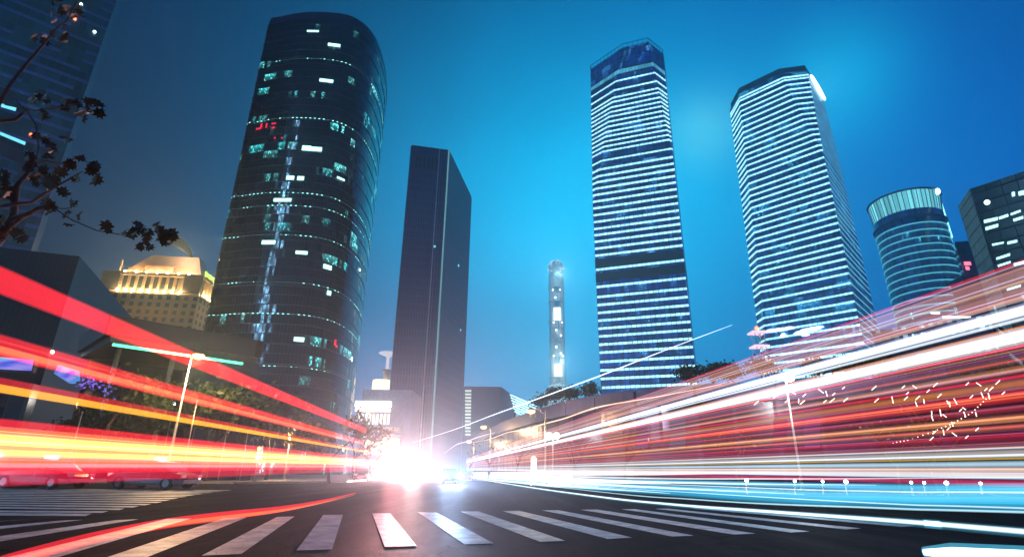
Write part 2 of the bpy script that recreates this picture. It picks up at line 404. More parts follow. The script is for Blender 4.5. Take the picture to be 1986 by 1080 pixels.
# ================================================================== towers
def interp_levels(levels, z):
    for (z1, A), (z0, B) in zip(levels, levels[1:]):
        lo, hi = (z1, z0) if z1 < z0 else (z0, z1)
        if lo <= z <= hi:
            t = (z - z1) / (z0 - z1); return [(a[0]+(b[0]-a[0])*t, a[1]+(b[1]-a[1])*t) for a, b in zip(A, B)]
    return levels[0][1] if z < levels[0][0] else levels[-1][1]
def grow(poly, d):
    n = len(poly); cx = sum(p[0] for p in poly)/n; cy = sum(p[1] for p in poly)/n; o = []
    for x, y in poly:
        r_ = math.hypot(x-cx, y-cy); o.append((cx+(x-cx)*(1+d/r_), cy+(y-cy)*(1+d/r_)))
    return o
def ring_band(levels, z, hgt, d, mname, parent, m, edges=None):
    b = MB(); P = grow(interp_levels(levels, z), d); Q = grow(interp_levels(levels, z+hgt), d)
    Pi = grow(interp_levels(levels, z), -.2); Qi = grow(interp_levels(levels, z+hgt), -.2)
    n = len(P); u = 0
    for i in range(n):
        if edges is not None and i not in edges: continue
        j = (i+1) % n; L = math.hypot(P[j][0]-P[i][0], P[j][1]-P[i][1])
        if L < .05: continue
        b.quad((*P[i],z),(*P[j],z),(*Q[j],z+hgt),(*Q[i],z+hgt), [(u,z),(u+L,z),(u+L,z),(u,z)])
        b.quad((*Pi[i],z),(*Pi[j],z),(*P[j],z),(*P[i],z), [(u,z),(u+L,z),(u+L,z),(u,z)])
        b.quad((*Q[i],z+hgt),(*Q[j],z+hgt),(*Qi[j],z+hgt),(*Qi[i],z+hgt), [(u,z),(u+L,z),(u+L,z),(u,z)]); u += L
    return b.build(mname, m, parent)

# ---- tower with white floor strips, nearer one
def v2(az, s): return (math.sin(R(az))*s, math.cos(R(az))*s)
def add(p, q, s=1): return (p[0]+q[0]*s, p[1]+q[1]*s)
L3 = (48.0, 290.0); R3 = (93.5, 273.3); sv = v2(20.2, 1)
K3 = (70.5, 281.7); P3 = (86.1, 276.0)
top3 = [add(L3, sv, 13), K3, P3, add(R3, sv, 14), add(R3, sv, 42), add(L3, sv, 42)]
mid3 = [L3 if i == 0 else None for i in range(1)]
# chamfers run out at z=153 (left) and z=176 (right)
def lv3(z):
    a = max(0, min(1, (z-153)/(265-153))); b = max(0, min(1, (z-176)/(265-176)))
    Lq = lambda p, q, t: (p[0]+(q[0]-p[0])*t, p[1]+(q[1]-p[1])*t)
    e = (R3[0]-L3[0], R3[1]-L3[1]); e = (e[0]*.002, e[1]*.002)
    return [Lq(add(L3, sv, .05), top3[0], a), Lq(add(L3, e), K3, a), Lq(add(R3, e, -1), P3, b), Lq(add(R3, sv, .05), top3[3], b), top3[4], top3[5]]
lev3 = [(z, lv3(z)) for z in (0, 60, 153, 176, 265)]
T3 = empty('office_tower', (72, 300, 0), 'straight dark blue office tower ringed by white light strips, nearer of the two striped towers', 'tower', 'office towers with white light strips')
M_T3 = curtain('tower_glass_blue', 1.9, 4.6, frame=(.03,.06,.16), glass=(.05,.18,.75), lit=.36, lcol=(.08,.45,.95), ls=.42, run=9, fw=.07, fh=.1, dots=.6, seed=3.0, rough=.35, metal=.15)  # extra dim lit panes stand in for the blue bloom of the strips
b = MB(); b.loft([(z, p) for z, p in lev3 if z <= 60] + [(z, p) for z, p in lev3 if z > 60], caps=True); b.build('curtain_wall', M_T3, T3)
bands3 = [29,34,39.1,44.3,49,53.5,58.1,63.2,67.6,72.2,76.6,81.1,85.6,90.2,94.9,100.9,111.3,120,124.4,128.8,133,137,141.5,146,150.5,155,159.4,163.6,167.9,171.9,176.4,182.3,188.7,192.1,195.6,199.1,202.4,206,209.5,213.1,216.4,219.8,223.6,226.8,232.3,239]
M_B3 = band_mat('floor_strip_white', (.40,.88,1.0), 2.1, pane=2.6)
for z in bands3:
    ring_band(lev3, z, 1.25 if z < 180 else 1.0, .3, 'light_strip', T3, M_B3, edges=(0, 1, 2) if z > 176 else ((0, 1) if z > 153 else (1,)))
ring_band(lev3, 245, 2.8, .3, 'light_strip', T3, band_mat('floor_strip_dim', (.12,.6,.9), .9, pane=2.0, lo=.3))
cr = MB(); P = lv3(265)
for i in range(6):      # roof parapet frame
    a = Vector((*P[i], 265)); c = Vector((*P[(i+1) % 6], 265)); d = (c-a); n_ = max(2, int(d.length/3))
    cr.tube([a+Vector((0,0,3)), c+Vector((0,0,3))], .25, 4)
    for k_ in range(n_): q = a + d*k_/n_; cr.tube([q, q+Vector((0,0,3))], .14, 4, caps=False)
cr.build('parapet', mat('dark_steel', (.03,.04,.06), .4, .6), T3)
mech = mat('louvre_dark', (.012,.018,.06), .5)
for z0, z1 in ((104.5,109.8),(113,118.5)): 
    ring_band(lev3, z0, z1-z0, .15, 'louvre_floor', T3, mech)

# ---- second striped tower, further right
F4 = (166.1, 328.5)
def lv4(z):
    t = z/268; s = -10.5*(1-t)
    FL = (F4[0]+.698*s, F4[1]-.716*s)
    La = (158.9+(166.9-158.9)*t, 341.5+(347.7-341.5)*t)
    b_ = max(0, min(1, (z-193)/(268-193)))
    Lq = lambda p, q, t: (p[0]+(q[0]-p[0])*t, p[1]+(q[1]-p[1])*t)
    Rl = (197.6, 296.2)
    K = Lq((Rl[0]-.05*.698, Rl[1]+.05*.716), (186.8, 307.3), b_); Rt = Lq(Rl, (203.7, 303.5), b_)
    RS = Lq((237.4, 337.9), (228.6, 329.6), t*t)
    return [La, FL, K, Rt, RS, (207, 366), (178, 370)]
lev4 = [(z, lv4(z)) for z in (0, 70, 140, 193, 230, 268)]
T4 = empty('office_tower', (197, 330, 0), 'tapering blue office tower with white light strips and glowing sign on its roof corner', 'tower', 'office towers with white light strips')
M_T4 = curtain('tower_glass_blue_far', 1.7, 4.6, frame=(.04,.09,.2), glass=(.06,.24,.85), lit=.42, lcol=(.06,.55,1.0), ls=.45, run=14, dots=.4, seed=8.0, rough=.35, metal=.15)  # lit share raised: lit rooms plus painted bloom of the strips
b = MB(); b.loft(lev4); b.build('curtain_wall', M_T4, T4)
bands4 = [265-2,260.5,256,251.6,247.5,242.9,238.1,233.6,228.9,224.5,220.2,215.4,211.1,206.7,202.1,198,192.5,187.5,183,178.6,174,169.4,164.7,160.1,155.6,150.9,146.4,141.8,136.7,131.7,127.6,122.8,118.1,113.8,107.7,101.7,96.5,91.5,87.1,82.5,77.3,72,67,62,57,52,47,42,37,32]
M_B4 = band_mat('floor_strip_white_far', (.36,.88,1.0), 2.3, pane=2.4)
M_B4s = band_mat('floor_strip_side', (.16,.65,1.0), 1.1, pane=2.4)
for z in bands4:
    ring_band(lev4, z, 1.15, .3, 'light_strip', T4, M_B4, edges=(0, 1, 2) if z > 195 else (0, 1))
    ring_band(lev4, z, .6, .28, 'light_strip', T4, M_B4s, edges=(3,))
p4 = grow(lv4(268), -1.0); b = MB(); b.prism(p4, 268, 273); b.build('roof_plant', mat('roof_plant', (.03,.05,.12), .6), T4)
# glowing sign on the top right corner
a = Vector((*lv4(262)[3], 0)); c = Vector((*lv4(262)[4], 0)); d = (c-a).normalized(); nrm_ = Vector((d.y, -d.x, 0))
sg = MB(); ctr = a + (c-a)*.5 + nrm_*1.2
pts = []
for k_ in range(24):
    th = 2*math.pi*k_/24; pts.append((math.cos(th)*(c-a).length*.46, math.sin(th)*3.6))
for side in (.4, -.4):
    q = [ctr + nrm_*side + d*x + Vector((0,0,263+z)) for x, z in pts]; sg.poly(q if side > 0 else q[::-1])
for k_ in range(24):
    x0, z0 = pts[k_]; x1, z1 = pts[(k_+1) % 24]
    sg.quad(*[ctr + nrm_*s_ + d*x + Vector((0,0,263+z)) for x, z, s_ in ((x0,z0,-.4),(x1,z1,-.4),(x1,z1,.4),(x0,z0,.4))])
sg.build('roof_sign', glow('sign_white', (.8, 1, 1), 6.0, True), T4)
# white glowing cloud-shaped blobs low on its front
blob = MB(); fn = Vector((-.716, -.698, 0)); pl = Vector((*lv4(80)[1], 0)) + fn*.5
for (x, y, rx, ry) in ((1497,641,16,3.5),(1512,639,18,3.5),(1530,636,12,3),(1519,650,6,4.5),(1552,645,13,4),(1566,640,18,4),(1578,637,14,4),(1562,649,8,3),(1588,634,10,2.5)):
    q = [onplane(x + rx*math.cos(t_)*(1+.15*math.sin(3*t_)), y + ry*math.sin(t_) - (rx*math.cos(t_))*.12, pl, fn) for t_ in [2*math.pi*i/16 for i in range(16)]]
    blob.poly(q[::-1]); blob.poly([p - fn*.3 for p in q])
blob.build('white_blob', glow('blob_white', (.75, .97, 1), 2.2), T4)

# ---- round tower with lit crown
T5 = empty('round_tower', (267.8, 330, 0), 'cylindrical blue tower with a glowing fluted crown and rings of small lights', 'tower')
prof_c = (267.8, 330); r5 = 19.6
M_T5 = curtain('round_tower_glass', 1.6, 5.2, frame=(.05,.14,.35), glass=(.05,.20,.60), lit=.15, lcol=(.1,.75,.9), ls=.6, run=5, dots=.8, seed=14.0, rough=.25)
b = MB(); b.lathe((*prof_c, 0), [(r5, 0), (r5, 166), (r5-.5, 166)], 64); b.build('curtain_wall', M_T5, T5)
M_B5 = band_mat('ring_strip', (.15,.8,1.0), 1.0, pane=1.1, lo=.2)
for i in range(29):
    z = 18 + i*4.9
    b = MB(); b.lathe((*prof_c, z), [(r5-.1, 0), (r5+.45, 0), (r5+.45, .75), (r5-.1, .75)], 64, sm=False); b.build('light_ring', M_B5, T5)
b = MB(); b.lathe((*prof_c, 160), [(r5, 0), (r5+1.2, .2), (r5+1.2, 1.0), (r5-.5, 1.2)], 64); b.build('ledge', mat('ledge_blue', (.05,.1,.25), .5), T5)
tcr = NT('crown_light'); uvn = tcr.n('ShaderNodeUVMap'); s_ = tcr.n('ShaderNodeSeparateXYZ'); tcr.l(uvn.outputs[0], s_.inputs[0])
e_ = tcr.n('ShaderNodeEmission'); e_.inputs[0].default_value = (.22,.85,1,1); tcr.l(tcr.math('ADD', .55, tcr.math('MULTIPLY', tcr.white(tcr.comb(tcr.math('FLOOR', tcr.math('DIVIDE', s_.outputs[0], 2.2)), 0.0)), .8)), e_.inputs[1]); tcr.l(e_.outputs[0], tcr.out.inputs['Surface']); tcr.m.cycles.emission_sampling = 'NONE'
b = MB(); b.lathe((*prof_c, 166), [(r5-.6, 0), (r5+.6, 13)], 64); b.build('crown_wall', tcr.m, T5)
b = MB()
for k_ in range(48):
    th = 2*math.pi*k_/48; e1 = Vector((math.cos(th), math.sin(th), 0)); b.tube([Vector((*prof_c, 166)) + e1*(r5-.3), Vector((*prof_c, 180)) + e1*(r5+1.0)], .28, 4, caps=False)
b.build('crown_fin', mat('fin_blue', (.06,.12,.25), .4), T5)
b = MB(); b.lathe((*prof_c, 179), [(r5-1, 0), (r5+1.7, .2), (r5+1.7, .9), (0.1, 1.1)], 64); b.build('crown_rim', mat('fin_blue', (.06,.12,.25), .4), T5)
b = MB(); q = atZ(1808, 388, 176); b.ball((q.x-2.0, q.y-8, 178), 1.5, 12, 1.4); b.build('crown_lamp', glow('crown_lamp', (.6,.95,1), 10, True), T5)
q = atZ(1785, 366, 182); b = MB(); b.ball((q.x, q.y+4, 182.5), 1.3, 8); b.build('beacon', glow('beacon_red', (1,.12,.1), 12, True), T5)
b = MB(); b.tube([(286,321,176),(287.5,322,150)], .6, 5); b.build('edge_light', glow('edge_cyan', (.3,.9,1), 2.5), T5)

# ---- rounded dark tower on the left
def dot_mat(name, col, s):
    """row of small lamps, some burnt out, broken into stretches"""
    t = NT(name); uv = t.n('ShaderNodeUVMap'); sp = t.n('ShaderNodeSeparateXYZ'); t.l(uv.outputs[0], sp.inputs[0])
    u = t.math('DIVIDE', sp.outputs[0], 2.1); k = t.math('MULTIPLY', t.math('GREATER_THAN', t.math('FRACT', u), .62), t.math('GREATER_THAN', t.white(t.comb(t.math('FLOOR', u), sp.outputs[1])), .35))
    k = t.math('MULTIPLY', k, t.math('GREATER_THAN', t.noise(t.comb(t.math('DIVIDE', sp.outputs[0], 17.0), t.math('MULTIPLY', sp.outputs[1], 3.3)), 1, 1), .45))
    return bsdf(t, (.02,.04,.05), .4, emit=col, es=t.math('ADD', t.math('MULTIPLY', k, s), .06))
T1 = empty('rounded_tower', (-104, 255, 0), 'tall dark glass tower with rounded corners and scattered lit office floors', 'tower')
ctrl = [(-132,227),(-124,221.6),(-109,218.3),(-93,218.8),(-83.5,222.6),(-77.6,232),(-75.8,247),(-77.5,268),(-84,290),(-100,298),(-122,292),(-134,262)]
def closed_spline(P, k=5):
    o = []; n = len(P)
    for i in range(n):
        p0, p1, p2, p3 = [Vector(P[(i+j-1) % n]) for j in range(4)]
        for s_ in range(k):
            t_ = s_/k; o.append(tuple(.5*((2*p1) + (p2-p0)*t_ + (2*p0-5*p1+4*p2-p3)*t_**2 + (-p0+3*p1-3*p2+p3)*t_**3)))
    return o
pl1 = closed_spline(ctrl)
M_T1 = curtain('tower_glass_dark', 1.45, 4.2, frame=(.008,.018,.03), glass=(.003,.006,.018), lit=.27, lcol=(.05,.72,.75), ls=.75, run=16, fw=.08, fh=.07, dots=.9, seed=21.0, rough=.05, jitter=.07, warm=.15)
b = MB(); b.loft([(0, pl1), (222, pl1)], sm=True, caps=False); b.poly([(x, y, 222) for x, y in pl1]); b.build('curtain_wall', M_T1, T1)
b = MB(); b.loft([(222, grow(pl1, .1)), (227, grow(pl1, -.6)), (229.5, grow(pl1, -3))], sm=True); b.build('roof_rim', mat('tower_rim', (.01,.012,.04), .4), T1)
M_DOT = dot_mat('floor_lamp_dots', (.30,.95,.85), 3.0)
levp = [(0, pl1), (222, pl1)]
for z in (196, 160.5, 120, 113.5, 99, 77, 63, 41):
    # service floors: row of lamps all round behind the glass line
    ring_band(levp, z, .30, .06, 'lamp_row', T1, M_DOT)
M_R = mat('floor_rib', (.012,.02,.035), .35, .3)
for z in [8.4*i for i in range(1, 27)]: ring_band(levp, z-.15, .3, .22, 'floor_rib', T1, M_R)
# red characters and bright rooms just inside the glass
def tower_pane(name, x, y, wd, ht, mt):
    k = rat(x, y); best = min((p for p in pl1 if p[1] < 262), key=lambda p: abs(p[0]/p[1]-k)); P = atY(x, y, best[1]-.25)
    i = pl1.index(best); a_, c_ = Vector(pl1[i-1]), Vector(pl1[(i+1) % len(pl1)]); d_ = (c_-a_).normalized(); d_ = Vector((d_.x, d_.y, 0)); n_ = Vector((d_.y, -d_.x, 0)); bb = MB(); bb.obox(P + n_*.1, d_, n_, (0,0,1), wd/2, .08, ht/2); return bb.build(name, mt, T1)
M_RG = glow('red_character', (1,.02,.08), 1.1)
for x, y, wd, ht in ((502,250,3,1.0),(507,244,1,2.4),(515,238,2.4,.8),(517,244,.8,2.6),(527,236,.9,3.6),(531,240,2.2,.8),(530,248,1.6,.8),(533,268,.8,.8),(547,268,.8,.8),(650,664,1.2,2.6),(652,671,1.8,1.0)): tower_pane('red_sign', x, y, wd, ht, M_RG)
M_BR = glow('bright_room', (.45,1,.95), 2.6)
for x, y, wd, ht in ((648,88,6,1.7),(633,157,6.5,1.7),(605,289,9,2.2),(595,286,4,1.6),(551,120,5,1.2),(540,189,8,1.2),(607,61,6,1),(563,345,3.5,2),(583,346,3,2),(661,347,4,1),(548,388,8,1.6),(661,415,5,1.8),(585,490,5,1.5),(521,470,6,1.8),(635,518,4,2),(638,568,2,2),(580,658,4,1.8)): tower_pane('bright_room', x, y, wd, ht, M_BR)

# ---- lit spire tower behind the camera, seen only as a broken reflection in the rounded tower's glass
RT = empty('spire_tower', (-243, -58, 0), 'stepped lit tower whose broken blue white reflection runs down the dark rounded tower', 'tower')
b = MB(); b.loft([(0, [(-258,-73),(-228,-73),(-228,-43),(-258,-43)]), (230, [(-255,-70),(-231,-70),(-231,-46),(-255,-46)]), (300, [(-251,-66),(-235,-66),(-235,-50),(-251,-50)]), (372, [(-244,-59),(-242,-59),(-242,-57),(-244,-57)])])
b.build('lit_wall', curtain('spire_wall', 3.0, 4.0, frame=(.05,.06,.08), glass=(.05,.06,.08), lit=.49, lcol=(.25,.62,1), ls=70, run=6, fw=.2, fh=.25, dots=1, seed=101.0), RT)

# ---- dark slab in the middle
A2, B2, C2 = Vector((-49.8,224.5,0)), Vector((-31.5,228.5,0)), Vector((-23.7,276.3,0)); D2 = A2 + (C2-B2)
T2 = empty('slab_tower', (-38, 250, 0), 'plain dark slab tower with fine vertical fins and a pale light line down its corner', 'tower')
tm = NT('slab_fins'); g_ = tm.n('ShaderNodeUVMap'); s_ = tm.n('ShaderNodeSeparateXYZ'); tm.l(g_.outputs[0], s_.inputs[0])
fu = tm.math('FRACT', tm.math('DIVIDE', s_.outputs[0], 1.15)); fv = tm.math('FRACT', tm.math('DIVIDE', s_.outputs[1], 3.9))
mk = tm.math('MAXIMUM', tm.math('LESS_THAN', fu, .38), tm.math('MULTIPLY', tm.math('LESS_THAN', fv, .2), .6))
wv = tm.white(tm.comb(tm.math('FLOOR', tm.math('DIVIDE', s_.outputs[0], 1.15)), tm.math('FLOOR', tm.math('DIVIDE', s_.outputs[1], 3.9))))
cc = tm.mix(mk, tm.mix(wv, (.006,.025,.07), (.010,.04,.11)), (.02,.10,.22))
bp = tm.n('ShaderNodeBump'); bp.inputs['Strength'].default_value = .6; bp.inputs['Distance'].default_value = .3; tm.l(mk, bp.inputs['Height'])
M_T2 = bsdf(tm, cc, .45, normal=bp.outputs[0])
def wallq(a, c, z0, z1, mb, u0=0):
    L = (c-a).length; mb.quad((a.x,a.y,z0),(c.x,c.y,z0),(c.x,c.y,z1),(a.x,a.y,z1), [(u0,z0),(u0+L,z0),(u0+L,z1),(u0,z1)])
fd = (B2-A2).normalized(); fL = (B2-A2).length; nin = Vector((-fd.y, fd.x, 0))
b = MB(); s0 = A2 + fd*fL*.74; s1 = A2 + fd*fL*.80
wallq(A2, s0, 0, 150, b); wallq(s0, s0+nin*1.5, 0, 150, b); wallq(s0+nin*1.5, s1+nin*1.5, 0, 150, b); wallq(s1+nin*1.5, s1, 0, 150, b); wallq(s1, B2, 0, 150, b)
wallq(B2, C2, 0, 150, b); wallq(C2, D2, 0, 150, b); wallq(D2, A2, 0, 150, b)
b.poly([(p.x,p.y,150) for p in (A2, s0, s0+nin*1.5, s1+nin*1.5, s1, B2, C2, D2)]); b.build('finned_wall', M_T2, T2)
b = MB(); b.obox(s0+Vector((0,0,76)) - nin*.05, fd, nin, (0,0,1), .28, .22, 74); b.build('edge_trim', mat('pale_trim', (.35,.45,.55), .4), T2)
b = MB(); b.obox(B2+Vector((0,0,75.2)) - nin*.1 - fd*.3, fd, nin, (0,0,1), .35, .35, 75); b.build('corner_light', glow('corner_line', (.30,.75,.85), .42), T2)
b = MB()
for k_ in range(6):
    c = A2 + fd*(3.2+1.95*k_) + Vector((0,0,141.5)) - nin*.06; b.obox(c, fd, nin, (0,0,1), .55, .12, 3.2)
b.build('roof_vent', mat('vent_black', (.006,.008,.012), .6), T2)
b = MB(); b.prism(grow([(q_.x, q_.y) for q_ in (A2, B2, C2, D2)], -.8), 150.01, 151); b.build('parapet', mat('slab_parapet', (.05,.07,.1), .5), T2)

for x, y, pl_, nn_ in ((842,478,A2,-nin),(889,515,B2,Vector(((C2-B2).y, -(C2-B2).x, 0)).normalized()),(893,640,B2,Vector(((C2-B2).y, -(C2-B2).x, 0)).normalized())):
    q_ = onplane(x, y, pl_, nn_) + nn_*.1; b = MB(); b.obox(q_, nn_.cross(Vector((0,0,1))), nn_, (0,0,1), .7, .12, .5); b.build('lit_window', glow('slab_room', (.15,.8,.85), 1.4), T2)
# ---- far left glass tower
E0 = Vector((-150,156,0)); fd = Vector((-.75,-.66,0)).normalized(); bk = Vector((-.66,.75,0))
T0 = empty('glass_tower', (-170, 150, 0), 'huge teal glass tower cut off by the left edge, with pale blue spandrel panels', 'tower')
M_T0 = curtain('teal_glass', 2.1, 4.0, frame=(.012,.03,.04), glass=(.012,.055,.065), lit=.03, lcol=(.2,.8,.95), ls=.8, run=10, fw=.06, fh=.05, spandrel=(.05,.10,.26), sp_h=.30, seed=31.0, rough=.15, jitter=.01)
b = MB(); q = [E0, E0+bk*40, E0+fd*60+bk*40, E0+fd*60]; wallq(q[3], q[0], 0, 210, b); wallq(q[0], q[1], 0, 210, b); wallq(q[1], q[2], 0, 210, b); wallq(q[2], q[3], 0, 210, b)
b.poly([(p.x,p.y,210) for p in q]); b.build('curtain_wall', M_T0, T0)
fn0 = Vector((.66,-.75,0))
def wall_part(name, corners, P, n, d, mt, parent, off=.12):
    q = [onplane(x, y, P, n) + n*off for x, y in corners]; bb = MB()
    bb.poly(q); r_ = [p - n*d for p in q]; bb.poly(r_[::-1]); k_ = len(q)
    for i in range(k_): bb.quad(q[i], r_[i], r_[(i+1) % k_], q[(i+1) % k_])
    return bb.build(name, mt, parent)
mwin = glow('window_cyan', (.2,.85,1), 1.2); mdark = mat('dark_panel', (.01,.02,.04), .4)
wall_part('lit_window', [(2,201),(32,210),(30,216),(2,208)], E0, fn0, .1, mwin, T0)
wall_part('lit_window', [(0,256),(50,276),(48,282),(0,262)], E0, fn0, .1, mwin, T0)
wall_part('dark_panel', [(0,275),(42,292),(38,318),(0,302)], E0, fn0, .1, mdark, T0)
wall_part('dark_panel', [(38,308),(60,318),(52,345),(34,340)], E0, fn0, .1, mdark, T0)
for x, y, cn in ((157,11,'w'),(183,64,'w'),(145,39,'r'),(60,263,'r')):
    p = onplane(x, y, E0, fn0) + fn0*.6; b = MB(); b.ball(p, .45, 8); b.build('warning_lamp', glow('lamp_w', (.7,.9,1), 9) if cn == 'w' else glow('lamp_r', (1,.12,.05), 9), T0)

# ---- dark office block cut by the right edge
P6a, P6b = Vector((171.3,185.3,0)), Vector((165.2,172.2,0)); d6 = Vector((.56,-.83,0)).normalized(); d6 = (Vector((173.7,159.6,0))-P6b).normalized()
T6 = empty('office_block', (185, 165, 0), 'near black office block at the right edge with a few lit horizontal windows', 'building')
M_T6 = curtain('block_dark', 4.2, 3.9, frame=(.006,.006,.02), glass=(.002,.003,.012), lit=.02, lcol=(.5,.9,1), ls=.5, run=8, fw=.06, fh=.12, seed=41.0, rough=.2)
P6c = P6b + d6*60; P6d = P6a + d6*60
b = MB(); wallq(P6a, P6b, 0, 100, b); wallq(P6b, P6c, 0, 100, b); wallq(P6c, P6d, 0, 100, b); wallq(P6d, P6a, 0, 100, b); b.poly([(p.x,p.y,100) for p in (P6a,P6b,P6c,P6d)]); b.build('facade', M_T6, T6)
n6 = Vector((d6.y, -d6.x, 0)); n6 = n6 if n6.dot(-P6b) > 0 else -n6
mw6 = glow('window_bluewhite', (.45,.92,1), 2.2)
for cs in ([(1908,427),(1935,421),(1935,427),(1909,433)],[(1937,421),(1955,415),(1956,420),(1938,426)],[(1911,441),(1936,434),(1936,440),(1912,447)],[(1960,414),(1979,407),(1980,411),(1961,418)],[(1965,425),(1984,419),(1985,424),(1966,430)],
           [(1924,473),(1947,469),(1947,472),(1925,477)],[(1954,469),(1973,465),(1973,470),(1954,474)],[(1932,500),(1959,491),(1959,496),(1933,504)],[(1935,514),(1960,506),(1960,510),(1936,518)],[(1966,511),(1990,505),(1990,511),(1967,516)],[(1953,560),(1980,552),(1980,556),(1953,564)],
           [(1975,372),(1986,369),(1986,378),(1976,380)],[(1962,373),(1968,372),(1969,380),(1963,382)]):
    wall_part('lit_window', cs, P6b, n6, .1, mw6, T6)
b = MB(); b.ball(onplane(1915,393,P6b,n6)+n6*.4, .8, 10); b.build('ceiling_lamp', glow('lamp_hot', (.6,.95,1), 8), T6)

# ---- slim blue building between round tower and dark block
T7 = empty('slim_building', (250, 275, 0), 'slim blue grey building with tiny red sign, behind the round tower and the black block', 'building')
b = MB(); a = atY(1852,470,280); c = atY(1895,425,280); b.prism([(a.x,280),(a.x+20,276),(a.x+38,290),(a.x+16,300)], 0, 128); b.prism([(a.x-1,281),(a.x+7,280),(a.x+9,290),(a.x+1,292)], 0, 108)
b.build('facade', curtain('slim_glass', 2, 4, frame=(.04,.07,.16), glass=(.03,.05,.14), lit=.08, lcol=(.3,.6,1), ls=.4, seed=51.0), T7)
for x, y in ((1869,513),(1875,513),(1872,522)):
    b = MB(); p = atY(x, y, 279); b.box(p.x-.9, p.x+.9, 277.2, 277.6, p.z-1, p.z+1); b.build('sign_letter', glow('red_letter', (1,.15,.25), 2.5), T7)

# ---- Pearl-like broadcast tower in the fog
YP = 1350.0
PT = empty('broadcast_tower', (atY(1082,760,1350).x, 1350, 0), 'fog veiled broadcast tower of three columns between two dotted spheres', 'tower')
pc = atY(1082, 760, YP); px_ = pc.x
zz = lambda y: atY(1082, y, YP).z
M_PC = mat('tower_concrete', (.70,.74,.76), .6)
for dx_, zl_ in ((-70, 60), (70, 60), (0, 250)):
    l_ = bpy.data.lights.new('flood_and_fill_light', 'POINT'); l_.energy = 3.0e5 if zl_ < 100 else 2.0e5; l_.color = (.7,1,1); l_.shadow_soft_size = 3; o_ = bpy.data.objects.new('flood_and_fill_light', l_); C.objects.link(o_); o_.parent = PT; o_.location = (dx_, -90, zl_)
l_ = bpy.data.lights.new('flood_and_fill_light', 'POINT'); l_.energy = 2e5; l_.color = (.7,1,1); l_.shadow_soft_size = 3; o_ = bpy.data.objects.new('flood_and_fill_light', l_); C.objects.link(o_); o_.parent = PT; o_.location = (0, -110, zz(560))  # extra light, added only to keep the upper sphere from reading dark
for k_ in range(3):
    th = R(90+120*k_); q = Vector((px_ + 14.4*math.cos(th), YP+14.4*math.sin(th), 0)); b = MB()
    b.tube([q, q+Vector((0,0,zz(535)))], 7.0, 14); b.build('column', M_PC, PT)
M_SPH = NT('sphere_skin'); M_SPH = mat('sphere_skin', (.55,.65,.70), .95)
for yc, rad in ((772, 35.5), (520, 21)):
    z = zz(yc); b = MB(); b.ball((px_, YP, z), rad, 30); sp_ = b.build('sphere', M_SPH, PT)
    d_ = MB()
    for i in range(1, 10):
        ph = math.pi*i/10; n_ = int(30*math.sin(ph))
        for k_ in range(n_):
            th = 2*math.pi*k_/n_ + i*.1; c = Vector((math.sin(ph)*math.cos(th), math.sin(ph)*math.sin(th), math.cos(ph)))
            if c.y < .25 and random.random() < (.85 if yc > 700 else .3): d_.ball(Vector((px_,YP,z)) + c*(rad+.2), .85, 5)
    d_.build('lamp_dots', glow('dot_white', (.8,1,1), 6), sp_)
for y0, y1, lit_ in ((735,708,1),(695,668,0),(660,640,0),(628,600,1),(588,572,0),(560,545,0)):
    b = MB(); b.lathe((px_, YP, zz(y0)), [(20.5,0),(22,0),(22,3.2),(20.5,3.2)], 24); b.build('platform', M_PC, PT)
    b = MB(); b.box(px_-8.5, px_+8.5, YP-19, YP-17.5, zz(y0)+3, zz(y1)); b.build('lit_shaft' if lit_ else 'shaft', glow('shaft_light', (.85,1,1), 3.5) if lit_ else M_PC, PT)
for x, y in ((1072,562),(1086,562),(1077,577),(1079,640),(1088,650),(1079,672),(1088,685),(1074,690),(1092,690),(1090,625),(1074,625)):
    p = atY(x, y, YP-24); b = MB(); b.ball(p, 1.8, 6); b.build('lamp', glow('lamp_fog', (.9,1,1), 12), PT)

# ================================================================== hotel with floodlit roof
HA, HB, HC_ = atZ(205,528,92), atZ(393,537,92), atZ(420,557,92)
HA.z = HB.z = HC_.z = 0
hd = (HB-HA).normalized(); hL = (HB-HA).length; hn = Vector((hd.y, -hd.x, 0)); sd2 = (HC_-HB).normalized(); hn2 = Vector((sd2.y, -sd2.x, 0))
HD = HA + (HC_-HB)
HT = empty('hotel', tuple((HA+HC_)/2), 'cream hotel with floodlit hipped roof and pilasters, rising behind the black block', 'building')
M_CREAM = curtain('hotel_wall', 4.1, 3.7, frame=(.55,.40,.26), glass=(.10,.12,.12), lit=.04, lcol=(1,.95,.7), ls=1.2, run=4, fw=.52, fh=.45, seed=61.0, rough=.5, amb=0.0)
M_CRM = mat('hotel_stone', (.55,.42,.28), .6, var=.12, scale=.3)
b = MB()
wallq(HA,HB,0,92,b); wallq(HB,HC_,0,92,b); wallq(HC_,HD,0,92,b); wallq(HD,HA,0,92,b); b.poly([(p.x,p.y,92) for p in (HA,HB,HC_,HD)]); b.build('wall', M_CREAM, HT)
def hbox(name, s0, s1, z0, z1, out_, mt, parent=HT, base=HA, d=hd, n=hn, thick=None):
    bb = MB(); th = thick or out_; c = base + d*((s0+s1)/2) + n*(out_-th/2) + Vector((0,0,(z0+z1)/2)); bb.obox(c, d, n, (0,0,1), (s1-s0)/2, th/2, (z1-z0)/2); return bb.build(name, mt, parent)
hbox('corner_block', -.5, hL*.17, 83, 92.6, 1.2, mat('hotel_dark', (.10,.09,.08), .6))
hbox('corner_block', hL*.83, hL+.5, 83, 92.6, 1.2, mat('hotel_dark', (.10,.09,.08), .6))
hbox('cornice', hL*.17+.05, hL*.83-.05, 90.9, 92.2, 1.9, M_CRM)
hbox('cornice', -.4, hL+.4, 81.6, 82.4, 1.6, M_CRM)
